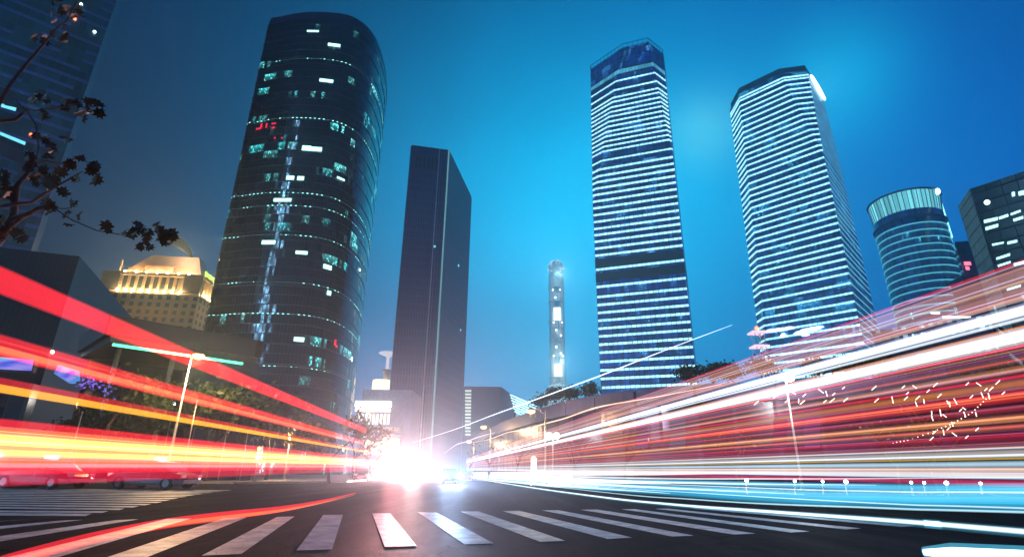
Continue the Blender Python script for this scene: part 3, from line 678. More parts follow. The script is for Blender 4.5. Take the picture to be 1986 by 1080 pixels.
hbox('cornice', 0, (HC_-HB).length, 81.6, 82.4, 1.4, M_CRM, base=HB, d=sd2, n=hn2)
hbox('cornice', 0, (HC_-HB).length, 90.9, 92.2, 1.4, M_CRM, base=HB, d=sd2, n=hn2)
hbox('attic_glazing', hL*.17+.1, hL*.83-.1, 82.5, 90.8, .25, curtain('attic_glass', 1.6, 2.7, frame=(.3,.25,.18), glass=(.03,.05,.06), lit=.05, lcol=(.7,1,.7), ls=.8, seed=63.0))
M_UP = glow('uplight', (1,.62,.25), 900, True)
for i in range(9):
    s_ = hL*.185 + (hL*.63)*i/8
    hbox('pilaster', s_-.55, s_+.55, 82.45, 90.85, 1.1, M_CRM)
    bb = MB(); bb.ball(HA + hd*s_ + hn*1.75 + Vector((0,0,82.9)), .32, 8); bb.build('uplight', M_UP, HT)
for i in range(4):
    s_ = (HC_-HB).length*(.14+.24*i)
    hbox('pilaster', s_-.5, s_+.5, 82.45, 90.85, 1.0, M_CRM, base=HB, d=sd2, n=hn2)
    bb = MB(); bb.ball(HB + sd2*s_ + hn2*1.65 + Vector((0,0,82.9)), .32, 8); bb.build('uplight', M_UP, HT)
M_RF = mat('copper_roof', (.40,.27,.20), .5, var=.15, scale=.2)
rb = [HA+hd*6-hn*1, HB-hd*1-hn*1, HC_-hd*1+hn*1-sd2*2, HD+hd*6+hn*1-sd2*2]
mid_ = (HC_-HB)*.5
r0, r1 = HA+hd*(hL*.36)+mid_, HB-hd*(hL*.14)+mid_
b = MB(); q = [Vector((p.x,p.y,92.3)) for p in rb]; t0, t1 = Vector((r0.x,r0.y,104)), Vector((r1.x,r1.y,104))
w_ = hn*3; b.quad(q[0],q[1],t1+w_,t0+w_); b.quad(q[2],q[3],t0-w_,t1-w_); b.quad(q[1],q[2],t1-w_,t1+w_); b.quad(q[3],q[0],t0+w_,t0-w_); b.quad(t0+w_,t1+w_,t1-w_,t0-w_); b.poly(q[::-1]); b.build('roof', M_RF, HT)
b = MB(); c = HA+hd*hL*.52+hn*-3.2+Vector((0,0,95)); b.obox(c, hd, hn, (0,0,1), hL*.15, 2.0, 2.2); b.build('dormer', mat('dormer_brick', (.35,.20,.16), .7), HT)
for i in range(7):
    bb = MB(); bb.ball(HA + hd*(hL*.2+hL*.11*i) + hn*.6 + Vector((0,0,92.9)), .3, 8); bb.build('roof_floodlight', M_UP, HT)
for i in range(7):
    s_ = (HC_-HB).length*(.05+.14*i); p = HB + sd2*s_ + hn2*.9 + Vector((0,0,93.8)); bb = MB()
    bb.obox(p, sd2, hn2, (0,0,1), .55, .15, .9 if i % 2 else 1.3); bb.obox(p+Vector((0,0,.6)), sd2, hn2, (0,0,1), 1.0, .2, .25); bb.build('sign_letter', glow('green_sign', (.55,1,.12), 2.2), HT)
b = MB(); b.obox(HA+hd*5.2-hn*1.5+Vector((0,0,96)), hd, hn, (0,0,1), .35, .35, 3.4); b.build('chimney', M_CRM, HT)
# steam from the roof vent
def steam():
    t = NT('steam'); v = t.n('ShaderNodeVolumePrincipled'); v.inputs['Color'].default_value = (1,.9,.8,1); v.inputs['Density'].default_value = .03; v.inputs['Anisotropy'].default_value = .3
    t.l(v.outputs[0], t.out.inputs['Volume']); return t.m
b = MB(); pts = [atY(x, y, r1.y) for x, y in ((373,500),(365,487),(352,474),(337,464),(318,452),(300,440))]
b.tube(pts, [.5,1.6,2.6,3.0,2.6,1.0], 12); st_ = bpy.data.lights.new('roof_flood', 'POINT'); st_.energy = 1.0e4; st_.color = (1,.75,.5); st_.shadow_soft_size = 1; so_ = bpy.data.objects.new('roof_flood', st_); C.objects.link(so_); so_.parent = HT; so_.location = Vector(pts[0]) + Vector((2, -12, -1)) - parent_loc(HT)
tag(b.build('steam_plume', steam()), 'wisp of steam curling up left from the hotel roof', 'steam')

# ================================================================== black block and canopy hall on the left
M_BLK = NT('ribbed_black'); uvn = M_BLK.n('ShaderNodeUVMap'); s_ = M_BLK.n('ShaderNodeSeparateXYZ'); M_BLK.l(uvn.outputs[0], s_.inputs[0])
fu = M_BLK.math('FRACT', M_BLK.math('DIVIDE', s_.outputs[0], .5)); fv = M_BLK.math('FRACT', M_BLK.math('DIVIDE', s_.outputs[1], 4.2))
mk = M_BLK.math('MAXIMUM', M_BLK.math('LESS_THAN', fu, .12), M_BLK.math('LESS_THAN', fv, .015))
M_BLK = bsdf(M_BLK, M_BLK.mix(mk, (.022,.026,.034), (.006,.007,.01)), .5)
M_PANEL = curtain('blue_panel', 3.6, 30, frame=(.01,.015,.03), glass=(.02,.06,.10), lit=0.0, ls=0, fw=.015, fh=.0, seed=71.0, rough=.4)
c0 = atZ(155,497,24); c1 = atZ(0,480,24); c2 = atZ(257,617,24)
for p in (c0, c1, c2): p.z = 0
dl = (c1-c0).normalized(); c1 = c0 + dl*45; c3 = c1 + (c2-c0)
BB = empty('black_block', tuple(c0), 'windowless ribbed black building with a slanting blue side wall, left of the hotel', 'building')
b = MB(); wallq(c1,c0,0,24,b); b.build('front_wall', M_BLK, BB)
b = MB(); wallq(c0,c2,0,24,b); wallq(c2,c3,0,24,b); wallq(c3,c1,0,24,b); b.poly([(p.x,p.y,24) for p in (c0,c2,c3,c1)]); b.build('side_wall', mat('blue_cladding', (.03,.075,.12), .45, var=.3, scale=.4), BB)
nb = Vector((dl.y, -dl.x, 0)); nb = nb if nb.dot(-c0) > 0 else -nb
b = MB(); b.ball(onplane(103,683,c0,nb)+nb*.2, .16, 8); b.build('wall_lamp', glow('wall_lamp', (1,.85,.6), 25, True), BB)
wall_part('window_frame', [(0,790),(60,786),(48,860),(0,860)], c0, nb, .1, mat('dim_glass', (.02,.03,.05), .15), BB)
# glazed bay lit from below
by = MB(); q = onplane(55,770,c0,nb)+nb*1.0; by.obox((q.x,q.y,4.6), dl, nb, (0,0,1), .85, .8, 4.6); by.build('glass_bay', curtain('bay_glass', .8, 2.2, frame=(.05,.08,.09), glass=(.05,.12,.14), lit=0, ls=0, seed=75.0), BB)
b = MB(); b.ball(Vector((q.x,q.y,2.2))+nb*1.0, .13, 8); b.ball(Vector((q.x,q.y,2.2))+nb*1.0+dl*.6, .1, 8); b.build('bay_lamp', glow('bay_lamp', (1,.95,.7), 30, True), BB)

# blue screens hung below the black block
def screen_mat():
    t = NT('screen_picture'); g = t.n('ShaderNodeTexCoord'); nz = t.noise(g.outputs['Generated'], 2.2, 1.5); c = t.mix(t.ramp(nz, .35, .65), (.05,.10,.85), (.35,.30,.9))
    c = t.mix(t.ramp(t.noise(g.outputs['Generated'], 1.1, 0), .55, .7), c, (.3,.8,1)); e = t.n('ShaderNodeEmission'); t.l(c, e.inputs[0]); e.inputs[1].default_value = .9; t.l(e.outputs[0], t.out.inputs['Surface']); return t.m
M_SCR = screen_mat()
def slab(cs, Y, d, name, mt, parent, push=0):
    q = [atY(x, y, Y) for x, y in cs]; n = (q[1]-q[0]).cross(q[2]-q[0]).normalized(); n = n if n.y < 0 else -n
    q = [p + n*push for p in q]; r_ = [p - n*d for p in q]; bb = MB(); bb.poly(q); bb.poly(r_[::-1])
    for i in range(len(q)): bb.quad(q[i], r_[i], r_[(i+1) % len(q)], q[(i+1) % len(q)])
    return bb.build(name, mt, parent)
S1 = empty('video_screen', tuple(atY(30,705,38)), 'wide blue video screen cut by the left edge, below the black block', 'screen')
slab([(-60,684),(68,696),(64,722),(-60,716)], 38, .3, 'casing', mat('casing_black', (.01,.01,.012), .4), S1)
slab([(-60,687),(66,698),(62,719),(-60,713)], 38, .02, 'display', M_SCR, S1, .04)
S2 = empty('video_screen', tuple(atY(125,725,39)), 'small tilted violet video screen left of the purple flowering tree', 'screen')
slab([(104,724),(113,707),(148,718),(150,735),(134,743)], 39, .3, 'casing', glow('neon_blue_edge', (.1,.4,1), .7), S2)
slab([(107,723),(115,709),(146,720),(147,734),(134,740)], 39, .02, 'display', M_SCR, S2, .04)

# canopy hall
k0, k1 = atZ(216,609,14), atZ(512,662,14); k0.z = k1.z = 0
kd = (k1-k0).normalized(); kL = (k1-k0).length; kn = Vector((kd.y, -kd.x, 0)); kn = kn if kn.dot(-k0) > 0 else -kn
CH = empty('canopy_hall', tuple((k0+k1)/2), 'low hall with a long grey panelled canopy and a green neon line under its edge', 'building')
b = MB(); b.obox(k0+kd*kL/2-kn*6+Vector((0,0,13.1)), kd, kn, (0,0,1), kL/2, 6, .9); b.build('canopy', curtain('fascia_panel', 2.6, 40, frame=(.02,.025,.03), glass=(.035,.05,.07), lit=0, ls=0, fw=.02, fh=0, seed=81.0, rough=.4), CH)
b = MB(); b.obox(k0+kd*kL/2-kn*6+Vector((0,0,11.9)), kd, kn, (0,0,1), kL/2-.4, 5.8, .27); b.build('fascia_lower', mat('fascia_grey', (.04,.05,.065), .45), CH)
b = MB(); b.obox(k0+kd*(kL*.46)+kn*.02+Vector((0,0,11.35)), kd, kn, (0,0,1), kL*.41, .12, .10); b.build('neon_line', glow('neon_green', (.10,1,.45), 3, True), CH)
b = MB(); b.obox(k0+kd*(kL*.46)-kn*.35+Vector((0,0,11.45)), kd, kn, (0,0,1), kL*.41, .25, .14); b.build('neon_tray', mat('fascia_grey', (.04,.05,.065), .45), CH)
e0 = k0 + kd*kL
b = MB(); b.poly([(p.x,p.y,p.z) for p in (e0+Vector((0,0,11.6)), e0-kd*4.6+Vector((0,0,11.6)), e0-kd*1.6+Vector((0,0,0)), e0+kd*.6)]); 
P_ = [e0+Vector((0,0,11.6)), e0-kd*4.0+Vector((0,0,11.6)), e0-kd*1.6, e0+kd*1.0]; b = MB(); Q_ = [p-kn*11.5 for p in P_]; P_ = [p-kn*.1 for p in P_]; b.poly(P_); b.poly(Q_[::-1])
for i in range(4): b.quad(P_[i], Q_[i], Q_[(i+1) % 4], P_[(i+1) % 4])
b.build('end_wall', mat('end_wall_blue', (.03,.05,.09), .5), CH)
b = MB(); b.obox(k0+kd*kL/2-kn*11+Vector((0,0,5.8)), kd, kn, (0,0,1), kL/2-1, .2, 5.8); b.build('back_glazing', curtain('hall_glass', 1.5, 3.0, frame=(.02,.03,.05), glass=(.012,.02,.05), lit=.12, lcol=(.15,.45,.9), ls=.5, seed=83.0, run=6), CH)
for s_ in (.12, .45, .80):
    b = MB(); c = k0+kd*kL*s_-kn*2.2; b.tube([(c.x,c.y,0),(c.x,c.y,11.6)], .22, 10); b.build('column', mat('column_steel', (.25,.28,.3), .35, .4), CH)
# pale wall building seen through the trees
PW = empty('pale_kiosk', tuple(atY(200,850,62)*1), 'pale low building glimpsed through the small dark trees on the left', 'building')
a = atY(146,850,62); c = atY(250,850,62)
b = MB(); b.box(a.x, c.x, 62, 70, 0, 7.2); b.build('wall', mat('pale_wall', (.5,.47,.42), .7), PW)
b = MB(); b.box(c.x+.3, c.x+5, 61.4, 69, 0, 6.4); b.build('blue_annexe', mat('annexe_blue', (.04,.06,.25), .5), PW)
b = MB(); b.box(a.x+2, c.x-2, 61.8, 61.98, .5, 3); b.build('shop_window', glow('magenta_window', (.8,.12,.45), .9), PW)

# ================================================================== middle distance
SH = empty('shopping_hall', tuple(atY(725,800,200)*1), 'low bright shopping hall with white lit eaves between the rounded tower and the slab', 'building')
def yb(x0, x1, y0, y1, Y, d, name, mt, parent):
    a = atY(x0, y1, Y); c = atY(x1, y0, Y); bb = MB(); bb.box(a.x, c.x, Y, Y+d, a.z if a.z > 3 else 0, c.z); return bb.build(name, mt, parent)
yb(686,800,756,925,205,30,'wall', mat('hall_wall', (.25,.26,.32), .6), SH)
yb(688,758,778,788,203.5,1.4,'lit_eave', glow('eave_white', (1,.97,.8), 3.0), SH)
yb(688,757,792,797,203.6,1.3,'lit_eave', glow('eave_pink', (1,.85,.8), 1.8), SH)
for i in range(9): yb(692+7.3*i, 697+7.3*i, 802, 822, 204, .9, 'lit_window', glow('hall_window', (1,.9,.75), 1.6), SH)
yb(700,775,828,836,196,6,'awning', mat('awning_cream', (.7,.6,.4), .6), SH); yb(700,776,842,849,196,6,'awning', mat('awning_cream', (.7,.6,.4), .6), SH)
yb(705,772,850,880,198,3,'lit_shopfront', glow('shop_warm', (1,.75,.45), 1.6), SH)
ST = empty('saucer_tower', tuple(atY(752,750,420)*1), 'distant pale tower topped with a flared saucer, beside the slab tower', 'tower')
q = atY(753,690,420); zz2 = lambda y: atY(753,y,420).z
b = MB(); b.lathe((q.x,420,0), [(1.2,0),(1.2,zz2(692)),(3.5,zz2(690)),(7.8,zz2(685)),(7.0,zz2(684)),(0.1,zz2(686))], 24); b.build('saucer', glow('saucer_pale', (.85,.85,1), .8), ST)
b = MB(); b.lathe((q.x,420,0), [(2.4,zz2(900)),(2.4,zz2(722)),(3.6,zz2(720)),(3.6,zz2(717)),(.1,zz2(717))], 16); b.build('shaft', mat('pale_shaft', (.6,.55,.6), .6), ST)
b = MB(); b.lathe((q.x-3,420,0), [(7.0,0),(7.0,zz2(738)),(.1,zz2(738))], 24); b.build('lit_drum', glow('drum_warm', (1,.85,.55), 1.8), ST)
# violet block right of the slab
VB = empty('violet_block', tuple(atY(950,800,300)*1), 'plain violet grey block with lit louvres on its left edge, right of the slab tower', 'building')
a, c, e = atY(900,749,300), atY(972,745,300), atY(1002,757,345)
b = MB(); b.prism([(a.x,300),(c.x,300),(e.x,345),(a.x,345)], 0, a.z); b.build('wall', mat('violet_wall', (.16,.14,.26), .6), VB)
for i in range(14): 
    y = 756+6.5*i; yb(902, 914-.12*i, y, y+3.2, 299, .8, 'lit_louvre', glow('louvre_pale', (.8,1,.85), .8), VB)
# stack of slanting light tubes (roof advertising frame)
LG = empty('neon_frame', tuple(atY(1015,790,110)*1), 'slanting stack of glaring white neon tubes below the fog veiled tower', 'sign')
for i in range(7):
    x0, y0, x1, y1 = 989+1.5*i, 765+5.4*i, 1044-1.2*i, 789+4.6*i
    b = MB(); b.tube([atY(x0,y0,110), atY(x1,y1,110)], .085, 6); b.build('tube', glow('neon_white', (.45,.92,1), 3, False), LG)
b = MB()
for x, y0, y1 in ((998,768,812),(1036,782,818)): b.tube([atY(x,y0,110.6), atY(x,y1,110.6)], .12, 5)
b.tube([(atY(1010,800,111).x, 111, 0), atY(1010,790,111)], .2, 6); b.tube([(atY(1035,800,111).x, 111, 0), atY(1035,790,111)], .2, 6); b.build('frame', mat('dark_steel', (.03,.04,.06), .4, .6), LG)

# ================================================================== long curved shop building on the right
HR = 9.0
pts = [atZ(x, y, HR) for x, y in ((925,846),(985,818),(1050,795),(1110,778),(1165,768),(1240,757),(1350,748),(1500,742),(1700,736),(1990,728),(2400,716))]
fr = [(p.x, p.y) for p in pts]; bkp = [(p.x+10, p.y+26) for p in pts]
RB = empty('shop_building', (fr[4][0], fr[4][1], 0), 'long low curved shop building behind the right hand light streaks, trees growing on its roof', 'building')
fr3 = [Vector((*p, 0)) for p in fr]
b = MB(); u = 0
for a, c in zip(fr3, fr3[1:]): wallq(a, c, 0, HR-1.6, b, u); u += (c-a).length
b.build('shopfront', curtain('shop_wall', 3.4, 3.7, frame=(.05,.035,.08), glass=(.03,.02,.06), lit=.20, lcol=(.35,.35,.9), ls=.35, run=9, seed=91.0, fw=.1, fh=.12, rough=.3, warm=.7), RB)
b = MB()
for i, (a, c) in enumerate(zip(fr3, fr3[1:])):
    n = Vector(((c-a).y, -(c-a).x, 0)).normalized(); n = n if n.dot(-a) > 0 else -n
    A, Cc = a+n*.9, c+n*.9
    b.quad((A.x,A.y,HR-1.6),(Cc.x,Cc.y,HR-1.6),(Cc.x,Cc.y,HR),(A.x,A.y,HR)); b.quad((A.x,A.y,HR-1.6),(a.x,a.y,HR-1.6),(c.x,c.y,HR-1.6),(Cc.x,Cc.y,HR-1.6))
b.build('parapet', mat('parapet_violet', (.10,.08,.15), .5), RB)
b = MB()
for (a, c, d_, e_) in zip(fr, fr[1:], bkp, bkp[1:]): b.quad((*a,HR-.01),(*c,HR-.01),(*e_,HR-.01),(*d_,HR-.01))
b.build('roof', mat('roof_soil', (.05,.06,.05), .9), RB)
for i, (x, w_, col) in enumerate(((1235,22,(.3,.2,.9)),(1300,30,(.1,.5,.9)),(1500,26,(.7,.15,.5)),(1560,30,(.45,.3,.9)))):
    seg = min(range(len(fr3)-1), key=lambda k_: abs(rat(x,800) - (fr3[k_].x+fr3[k_+1].x)/(fr3[k_].y+fr3[k_+1].y)))
    a, c = fr3[seg], fr3[seg+1]; n = Vector(((c-a).y, -(c-a).x, 0)).normalized(); n = n if n.dot(-a) > 0 else -n
    wall_part('lit_shop_window', [(x,812),(x+w_,811),(x+w_,868),(x,869)], a, n, .1, glow('shop_glow_%d' % (i % 4), [(.25,.2,.8),(.1,.45,.8),(.6,.15,.5),(.45,.25,.75)][i % 4], .16), RB)
# hotel block with rows of small square windows behind the shops
WB = empty('window_block', (150, 170, 0), 'pale violet block with dotted rows of small lit windows, below the round tower', 'building')
a, c = atY(1690,640,170), atY(1915,600,150)
b = MB(); wallq(Vector((a.x,170,0)), Vector((c.x,150,0)), 0, 46, b); wallq(Vector((c.x,150,0)), Vector((c.x+30,175,0)), 0, 46, b); wallq(Vector((c.x+30,175,0)), Vector((a.x+20,200,0)), 0, 46, b); wallq(Vector((a.x+20,200,0)), Vector((a.x,170,0)), 0, 46, b)
b.poly([(a.x,170,46),(c.x,150,46),(c.x+30,175,46),(a.x+20,200,46)])
b.build('wall', curtain('window_dots', 2.3, 3.1, frame=(.08,.09,.2), glass=(.05,.06,.14), lit=.49, lcol=(.45,.8,1), ls=.45, run=40, fw=.45, fh=.5, dots=.2, seed=95.0, rough=.5), WB)
for (x, y, ww) in ((1800,609,18),(1822,617,60),(1842,625,50),(1848,633,55),(1822,641,60),(1880,668,22)):
    y_ = y; p = atY(x, y_, 158); b = MB(); b.box(p.x, p.x+ww*.14, 156.5, 156.9, p.z-.25, p.z+.25); b.build('light_line', glow('line_white', (.8,.97,1), 2.5), WB)
# lattice mast with red lights left of the far striped tower
MS = empty('lattice_mast', tuple(atY(1466,700,260)*1), 'lattice mast with pink lit platforms at the left foot of the far striped tower', 'mast')
q = atY(1468,640,260); zt = q.z; b = MB()
for dx, dy in ((-2.2,-2.2),(2.2,-2.2),(2.2,2.2),(-2.2,2.2)): b.tube([(q.x+dx*1.2,260+dy*1.2,0),(q.x+dx,260+dy,zt)], .22, 4)
for i in range(12):
    z0 = zt*i/12; z1 = zt*(i+1)/12; b.tube([(q.x-2.3,257.8,z0),(q.x+2.3,257.8,z1)], .16, 4); b.tube([(q.x+2.3,257.8,z0),(q.x-2.3,257.8,z1)], .16, 4)
b.build('lattice', mat('mast_pale', (.6,.55,.6), .5), MS)
for y in (645,672,700):
    z = atY(1468,y,260).z; b = MB(); b.box(q.x-3.6,q.x+3.6,256.4,263.6,z-.4,z+.3); b.build('platform', glow('platform_pink', (1,.65,.8), 1.4), MS)
b = MB(); b.ball((q.x,260,zt+1), .9, 8); b.build('beacon', glow('lamp_r', (1,.12,.05), 9), MS)

# ================================================================== trees
M_BARK = mat('bark', (.07,.055,.045), .9, var=.4, scale=8, bump=.6)
M_LEAFD = None
def leaf_mat(name, a, b_):
    t = NT(name); oi = t.n('ShaderNodeNewGeometry'); nz = t.noise(oi.outputs['Position'], 3.5, 2); col = t.mix(t.ramp(nz, .35, .65), a, b_)
    p = t.n('ShaderNodeBsdfPrincipled'); t.l(col, p.inputs['Base Color']); p.inputs['Roughness'].default_value = .6
    tl = t.n('ShaderNodeBsdfTranslucent'); t.l(col, tl.inputs[0]); mx = t.n('ShaderNodeMixShader'); mx.inputs[0].default_value = .3; t.l(p.outputs[0], mx.inputs[1]); t.l(tl.outputs[0], mx.inputs[2]); t.l(mx.outputs[0], t.out.inputs['Surface']); return t.m
M_LEAF = leaf_mat('leaf_dark', (.02,.045,.015), (.06,.09,.025)); M_LEAFB = leaf_mat('leaf_brown', (.10,.07,.02), (.22,.14,.04)); M_LEAFR = leaf_mat('leaf_rooftop', (.03,.06,.03), (.07,.10,.05))
def grow_tree(rnd, base, h, spread, depth=5, droop=0, first=.35, r0=None, kids=(2,3)):
    segs = []; tips = []
    def br(p, d, L, r_, lv):
        n = 3; pts = [p]; q = p.copy(); dd = d.copy()
        for i in range(n):
            dd = (dd + Vector((rnd.uniform(-1,1), rnd.uniform(-1,1), rnd.uniform(-.5,.8)))*.16).normalized(); q = q + dd*L/n; pts.append(q.copy())
        segs.append((pts, [r_*(1-.35*i/n) for i in range(n+1)])); r2_ = r_*.62
        if lv == 0: tips.append(q.copy()); return
        if lv <= 2: tips.append(q.copy())
        for k_ in range(rnd.randint(*kids)+ (1 if lv == depth else 0)):
            th = rnd.uniform(0, 2*math.pi); ax = Vector((math.cos(th), math.sin(th), 0)); nd = (dd + ax*spread*rnd.uniform(.6,1.2) + Vector((0,0,.15-droop))).normalized()
            br(q if k_ else q, nd, L*rnd.uniform(.62,.82), r2_, lv-1)
    br(Vector(base), Vector((0,0,1)), h*first, r0 or h*.018+.04, depth); return segs, tips
def tree(name, loc, h, label, group, spread=.8, leaves=0, lsize=.25, lmat=None, seed=1, depth=5, clump=.8, first=.3, z=0.1):
    rnd = random.Random(seed); t = empty(name, (loc[0], loc[1], z), label, 'tree', group)
    segs, tips = grow_tree(rnd, (loc[0], loc[1], z), h, spread, depth, first=first)
    b = MB(); 
    p, r_ = segs[0]; b.tube(p, r_, 8); b.build('trunk', M_BARK, t); b = MB()
    for p, r_ in segs[1:]: b.tube(p, [max(x, .008) for x in r_], 4, caps=False)
    b.build('branches', M_BARK, t)
    if leaves:
        b = MB()
        for i in range(leaves):
            c = rnd.choice(tips) + Vector((rnd.gauss(0,1), rnd.gauss(0,1), rnd.gauss(0,.7)))*clump
            if c.z < z+.4: continue
            a_ = Vector((rnd.gauss(0,1), rnd.gauss(0,1), rnd.gauss(0,1))).normalized(); c_ = a_.cross(Vector((rnd.gauss(0,1), rnd.gauss(0,1), rnd.gauss(0,1)))).normalized(); s_ = lsize*rnd.uniform(.6,1.3)
            b.poly([c-a_*s_, c-a_*s_*.1+c_*s_*.5, c+a_*s_, c-a_*s_*.1-c_*s_*.5])
        b.build('crown', lmat, t)
    return t
def rx(x, Y): return rat(x, 850)*Y
for i, (x, Y, h, lab, nl) in enumerate((
    (175, 46, 5.6, 'small dark bushy tree before the pale kiosk, nearer the left edge', 1500), (232, 47, 6.0, 'small dark bushy tree before the pale kiosk, right one of two', 1500),
    (255, 52, 9.5, 'tall dark tree under the green neon line of the canopy', 4200), (310, 54, 9.0, 'dark leafy tree just left of the tallest street lamp', 4200),
    (410, 50, 9.0, 'dark leafy tree right of the tallest street lamp', 4200), (470, 56, 9.8, 'dark leafy tree below the right end of the canopy', 4200),
    (528, 60, 9.0, 'dark leafy tree nearest the foot of the rounded tower', 3600))):
    tree('leafy_tree', (rx(x, Y), Y), h, lab, 'dark trees along the left pavement', leaves=nl, lsize=.30 if nl > 2000 else .22, lmat=M_LEAF, seed=11+i, clump=.85 if nl > 2000 else .5, first=.27)
# purple flowering lights in a tree
tp = tree('leafy_tree', (rx(195,44), 44), 8.2, 'tree with violet lit blossoms beside the small tilted screen', None, leaves=1200, lsize=.22, lmat=M_LEAF, seed=77, clump=.6)
b = MB(); rnd = random.Random(5)
for i in range(90):
    x, y = rnd.uniform(140,226), 0; y = 728 + (x-140)*.42 + rnd.gauss(0,9); c = atY(x, y, 43.2+rnd.uniform(-.5,.5)); a_ = Vector((rnd.gauss(0,1), rnd.gauss(0,1), rnd.gauss(0,1))).normalized()*.14; c_ = a_.cross(Vector((0,.3,1))).normalized()*.09
    b.poly([c-a_, c+c_, c+a_, c-c_])
b.build('lit_blossom', glow('violet_blossom', (.25,.15,.85), 1.0), tp)
tree('plane_tree', (rx(648,46), 46), 6.6, 'pollarded plane tree with a few brown leaves left of the white glare', 'nearly bare plane trees', spread=1.1, leaves=260, lsize=.28, lmat=M_LEAFB, seed=31, depth=5, clump=.35, first=.24)
tree('plane_tree', (rx(690,75), 75), 8.5, 'nearly bare plane tree in front of the bright shopping hall', 'nearly bare plane trees', spread=1.0, leaves=420, lsize=.35, lmat=M_LEAFB, seed=33, depth=5, clump=.5)
tree('plane_tree', (rx(720,90), 90), 6.0, 'small bare plane tree closest to the white glare on its left', 'nearly bare plane trees', spread=1.0, leaves=100, lsize=.3, lmat=M_LEAFB, seed=34, depth=5, clump=.4)
for i, (x, Y, h, lab) in enumerate(((915,112,7,'bare tree at the far left end of the right pavement'),(950,88,7,'bare tree under the middle one of the three right hand star lamps'),(1000,74,6.5,'bare tree just left of the paired globe lamp'),
    (1110,55,6.0,'bare tree right of the paired globe lamp'),(1205,50,5.8,'bare forked tree before the dark shop wall, below the nearer striped tower'),(1425,44,5.0,'small bare forked tree left of the tall right hand street lamp'),
    (1725,40,5.6,'bare forked tree below the hanging light tubes'),(1800,39.5,5.2,'bare forked tree under the trail of dotted lights near the right edge'))):
    tree('bare_tree', (rx(x, Y), Y), h, lab, 'bare street trees on the right pavement', spread=1.0, leaves=22, lsize=.22, lmat=M_LEAFB, seed=50+i, depth=5, clump=.4)
for i, (x, ddy, h, lab) in enumerate(((1048,3,3.0,'low rooftop tree directly below the dotted sphere of the fogged tower'),(1078,3,3.4,'dark rooftop tree right of the dotted sphere'),(1105,3,2.6,'small rooftop tree halfway between dotted sphere and striped tower'),(1145,3,2.4,'small rooftop tree touching the left edge of the nearer striped tower'),
    (1340,4,3.6,'rooftop tree at the right foot of the nearer striped tower'),(1385,5,4.2,'twiggy rooftop tree between the two striped towers, left one'),(1430,5,4.4,'twiggy rooftop tree between the two striped towers, right one'),(1480,6,4.6,'twiggy rooftop tree beneath the lattice mast'),
    (1580,6,4.2,'rooftop tree right of the tall right hand street lamp'),(1650,6,4.6,'rooftop tree below the right edge of the far striped tower'),(1710,6,5.0,'dense rooftop tree between far striped tower and round tower'),(1800,7,4.0,'rooftop tree below the block of dotted windows'),(1890,7,4.0,'rooftop tree near the right edge of the picture'),(1960,7,4.2,'rooftop tree cut by the right edge of the picture'))):
    k_ = min(range(len(fr3)-1), key=lambda q_: 0 if fr3[q_].x/fr3[q_].y <= rat(x,760) <= fr3[q_+1].x/fr3[q_+1].y else 1)
    a, c = fr3[k_], fr3[k_+1]; r__ = rat(x,760); t_ = (r__*a.y-a.x)/((c.x-a.x)-r__*(c.y-a.y)); p = a+(c-a)*t_; s_ = 1+ddy/p.length; p = p*s_
    tree('rooftop_tree', (p.x, p.y), h, lab, 'trees on the roof of the shops', spread=.95, leaves=700, lsize=.20, lmat=M_LEAFR, seed=70+i, depth=5, clump=.45, first=.22, z=HR)
# big tree with hanging light tubes
tl_ = tree('bare_tree', (rx(1840,40), 40), 8.0, 'wide bare tree hung with short white light tubes near the right edge', None, spread=1.25, seed=91, depth=5)
rnd = random.Random(17)
tubes = [(1467,781,1),(1504,768,1),(1525,778,1),(1538,761,2),(1549,777,0),(1560,766,1),(1556,780,1),(1592,758,2),(1600,778,1),(1603,763,0),(1614,776,1),(1617,764,1),(1640,775,1),(1636,752,1),(1695,752,1),(1700,776,1),(1731,775,0),(1752,750,1),(1757,772,1),(1760,762,1),(1774,750,2),(1777,783,0),(1780,771,1),(1792,778,0),(1800,758,1),(1814,746,1),(1822,767,1),(1824,800,0),(1832,806,2),(1838,780,0),(1842,784,0),(1853,778,0),(1807,800,0),(1808,810,0),(1863,795,1),(1871,803,0),(1876,744,1),(1884,769,1),(1898,745,2),(1905,766,0),(1912,755,1),(1918,768,0),(1922,754,1),(1935,741,1),(1946,762,1),(1847,822,0),(1851,842,2),(1830,838,0),(1812,838,1),(1807,850,1),(1875,847,1),(1895,832,1),(1893,803,0),(1870,792,2),(1840,830,1)]
M_TUBE = glow('tube_light', (1,.93,.8), 2.4)
for x, y, k_ in tubes:
    c = atY(x, y, 38.5+rnd.uniform(-1,1)); L = rnd.uniform(.12,.24); d = [Vector((rnd.uniform(-.3,.3),0,1)), Vector((.8,0,.6)), Vector((.7,0,-.6))][k_].normalized()*L
    b = MB(); b.tube([c-d, c+d], .027, 5); b.build('light_tube', M_TUBE, tl_)
# dotted festoon from the tree down to the left
fs = empty('festoon', tuple(atY(1850,810,37)), 'sagging string of small warm bulbs running down left from the light tube tree', 'string lights')
b = MB(); dots = MB()
P_ = [Vector(atY(x, y, Y)) for x, y, Y in ((1912,772,37),(1885,798,37),(1850,818,37),(1810,835,38),(1760,852,39),(1725,858,40))]
b.tube(P_, .012, 4); b.build('wire', mat('wire_black', (.01,.01,.01), .5), fs)
for a, c in zip(P_, P_[1:]):
    for k_ in range(5): dots.ball(a+(c-a)*k_/5 - Vector((0,0,.05)), .035, 6)
dots.build('bulbs', glow('bulb_warm', (1,.85,.6), 3), fs)['kind'] = 'stuff'

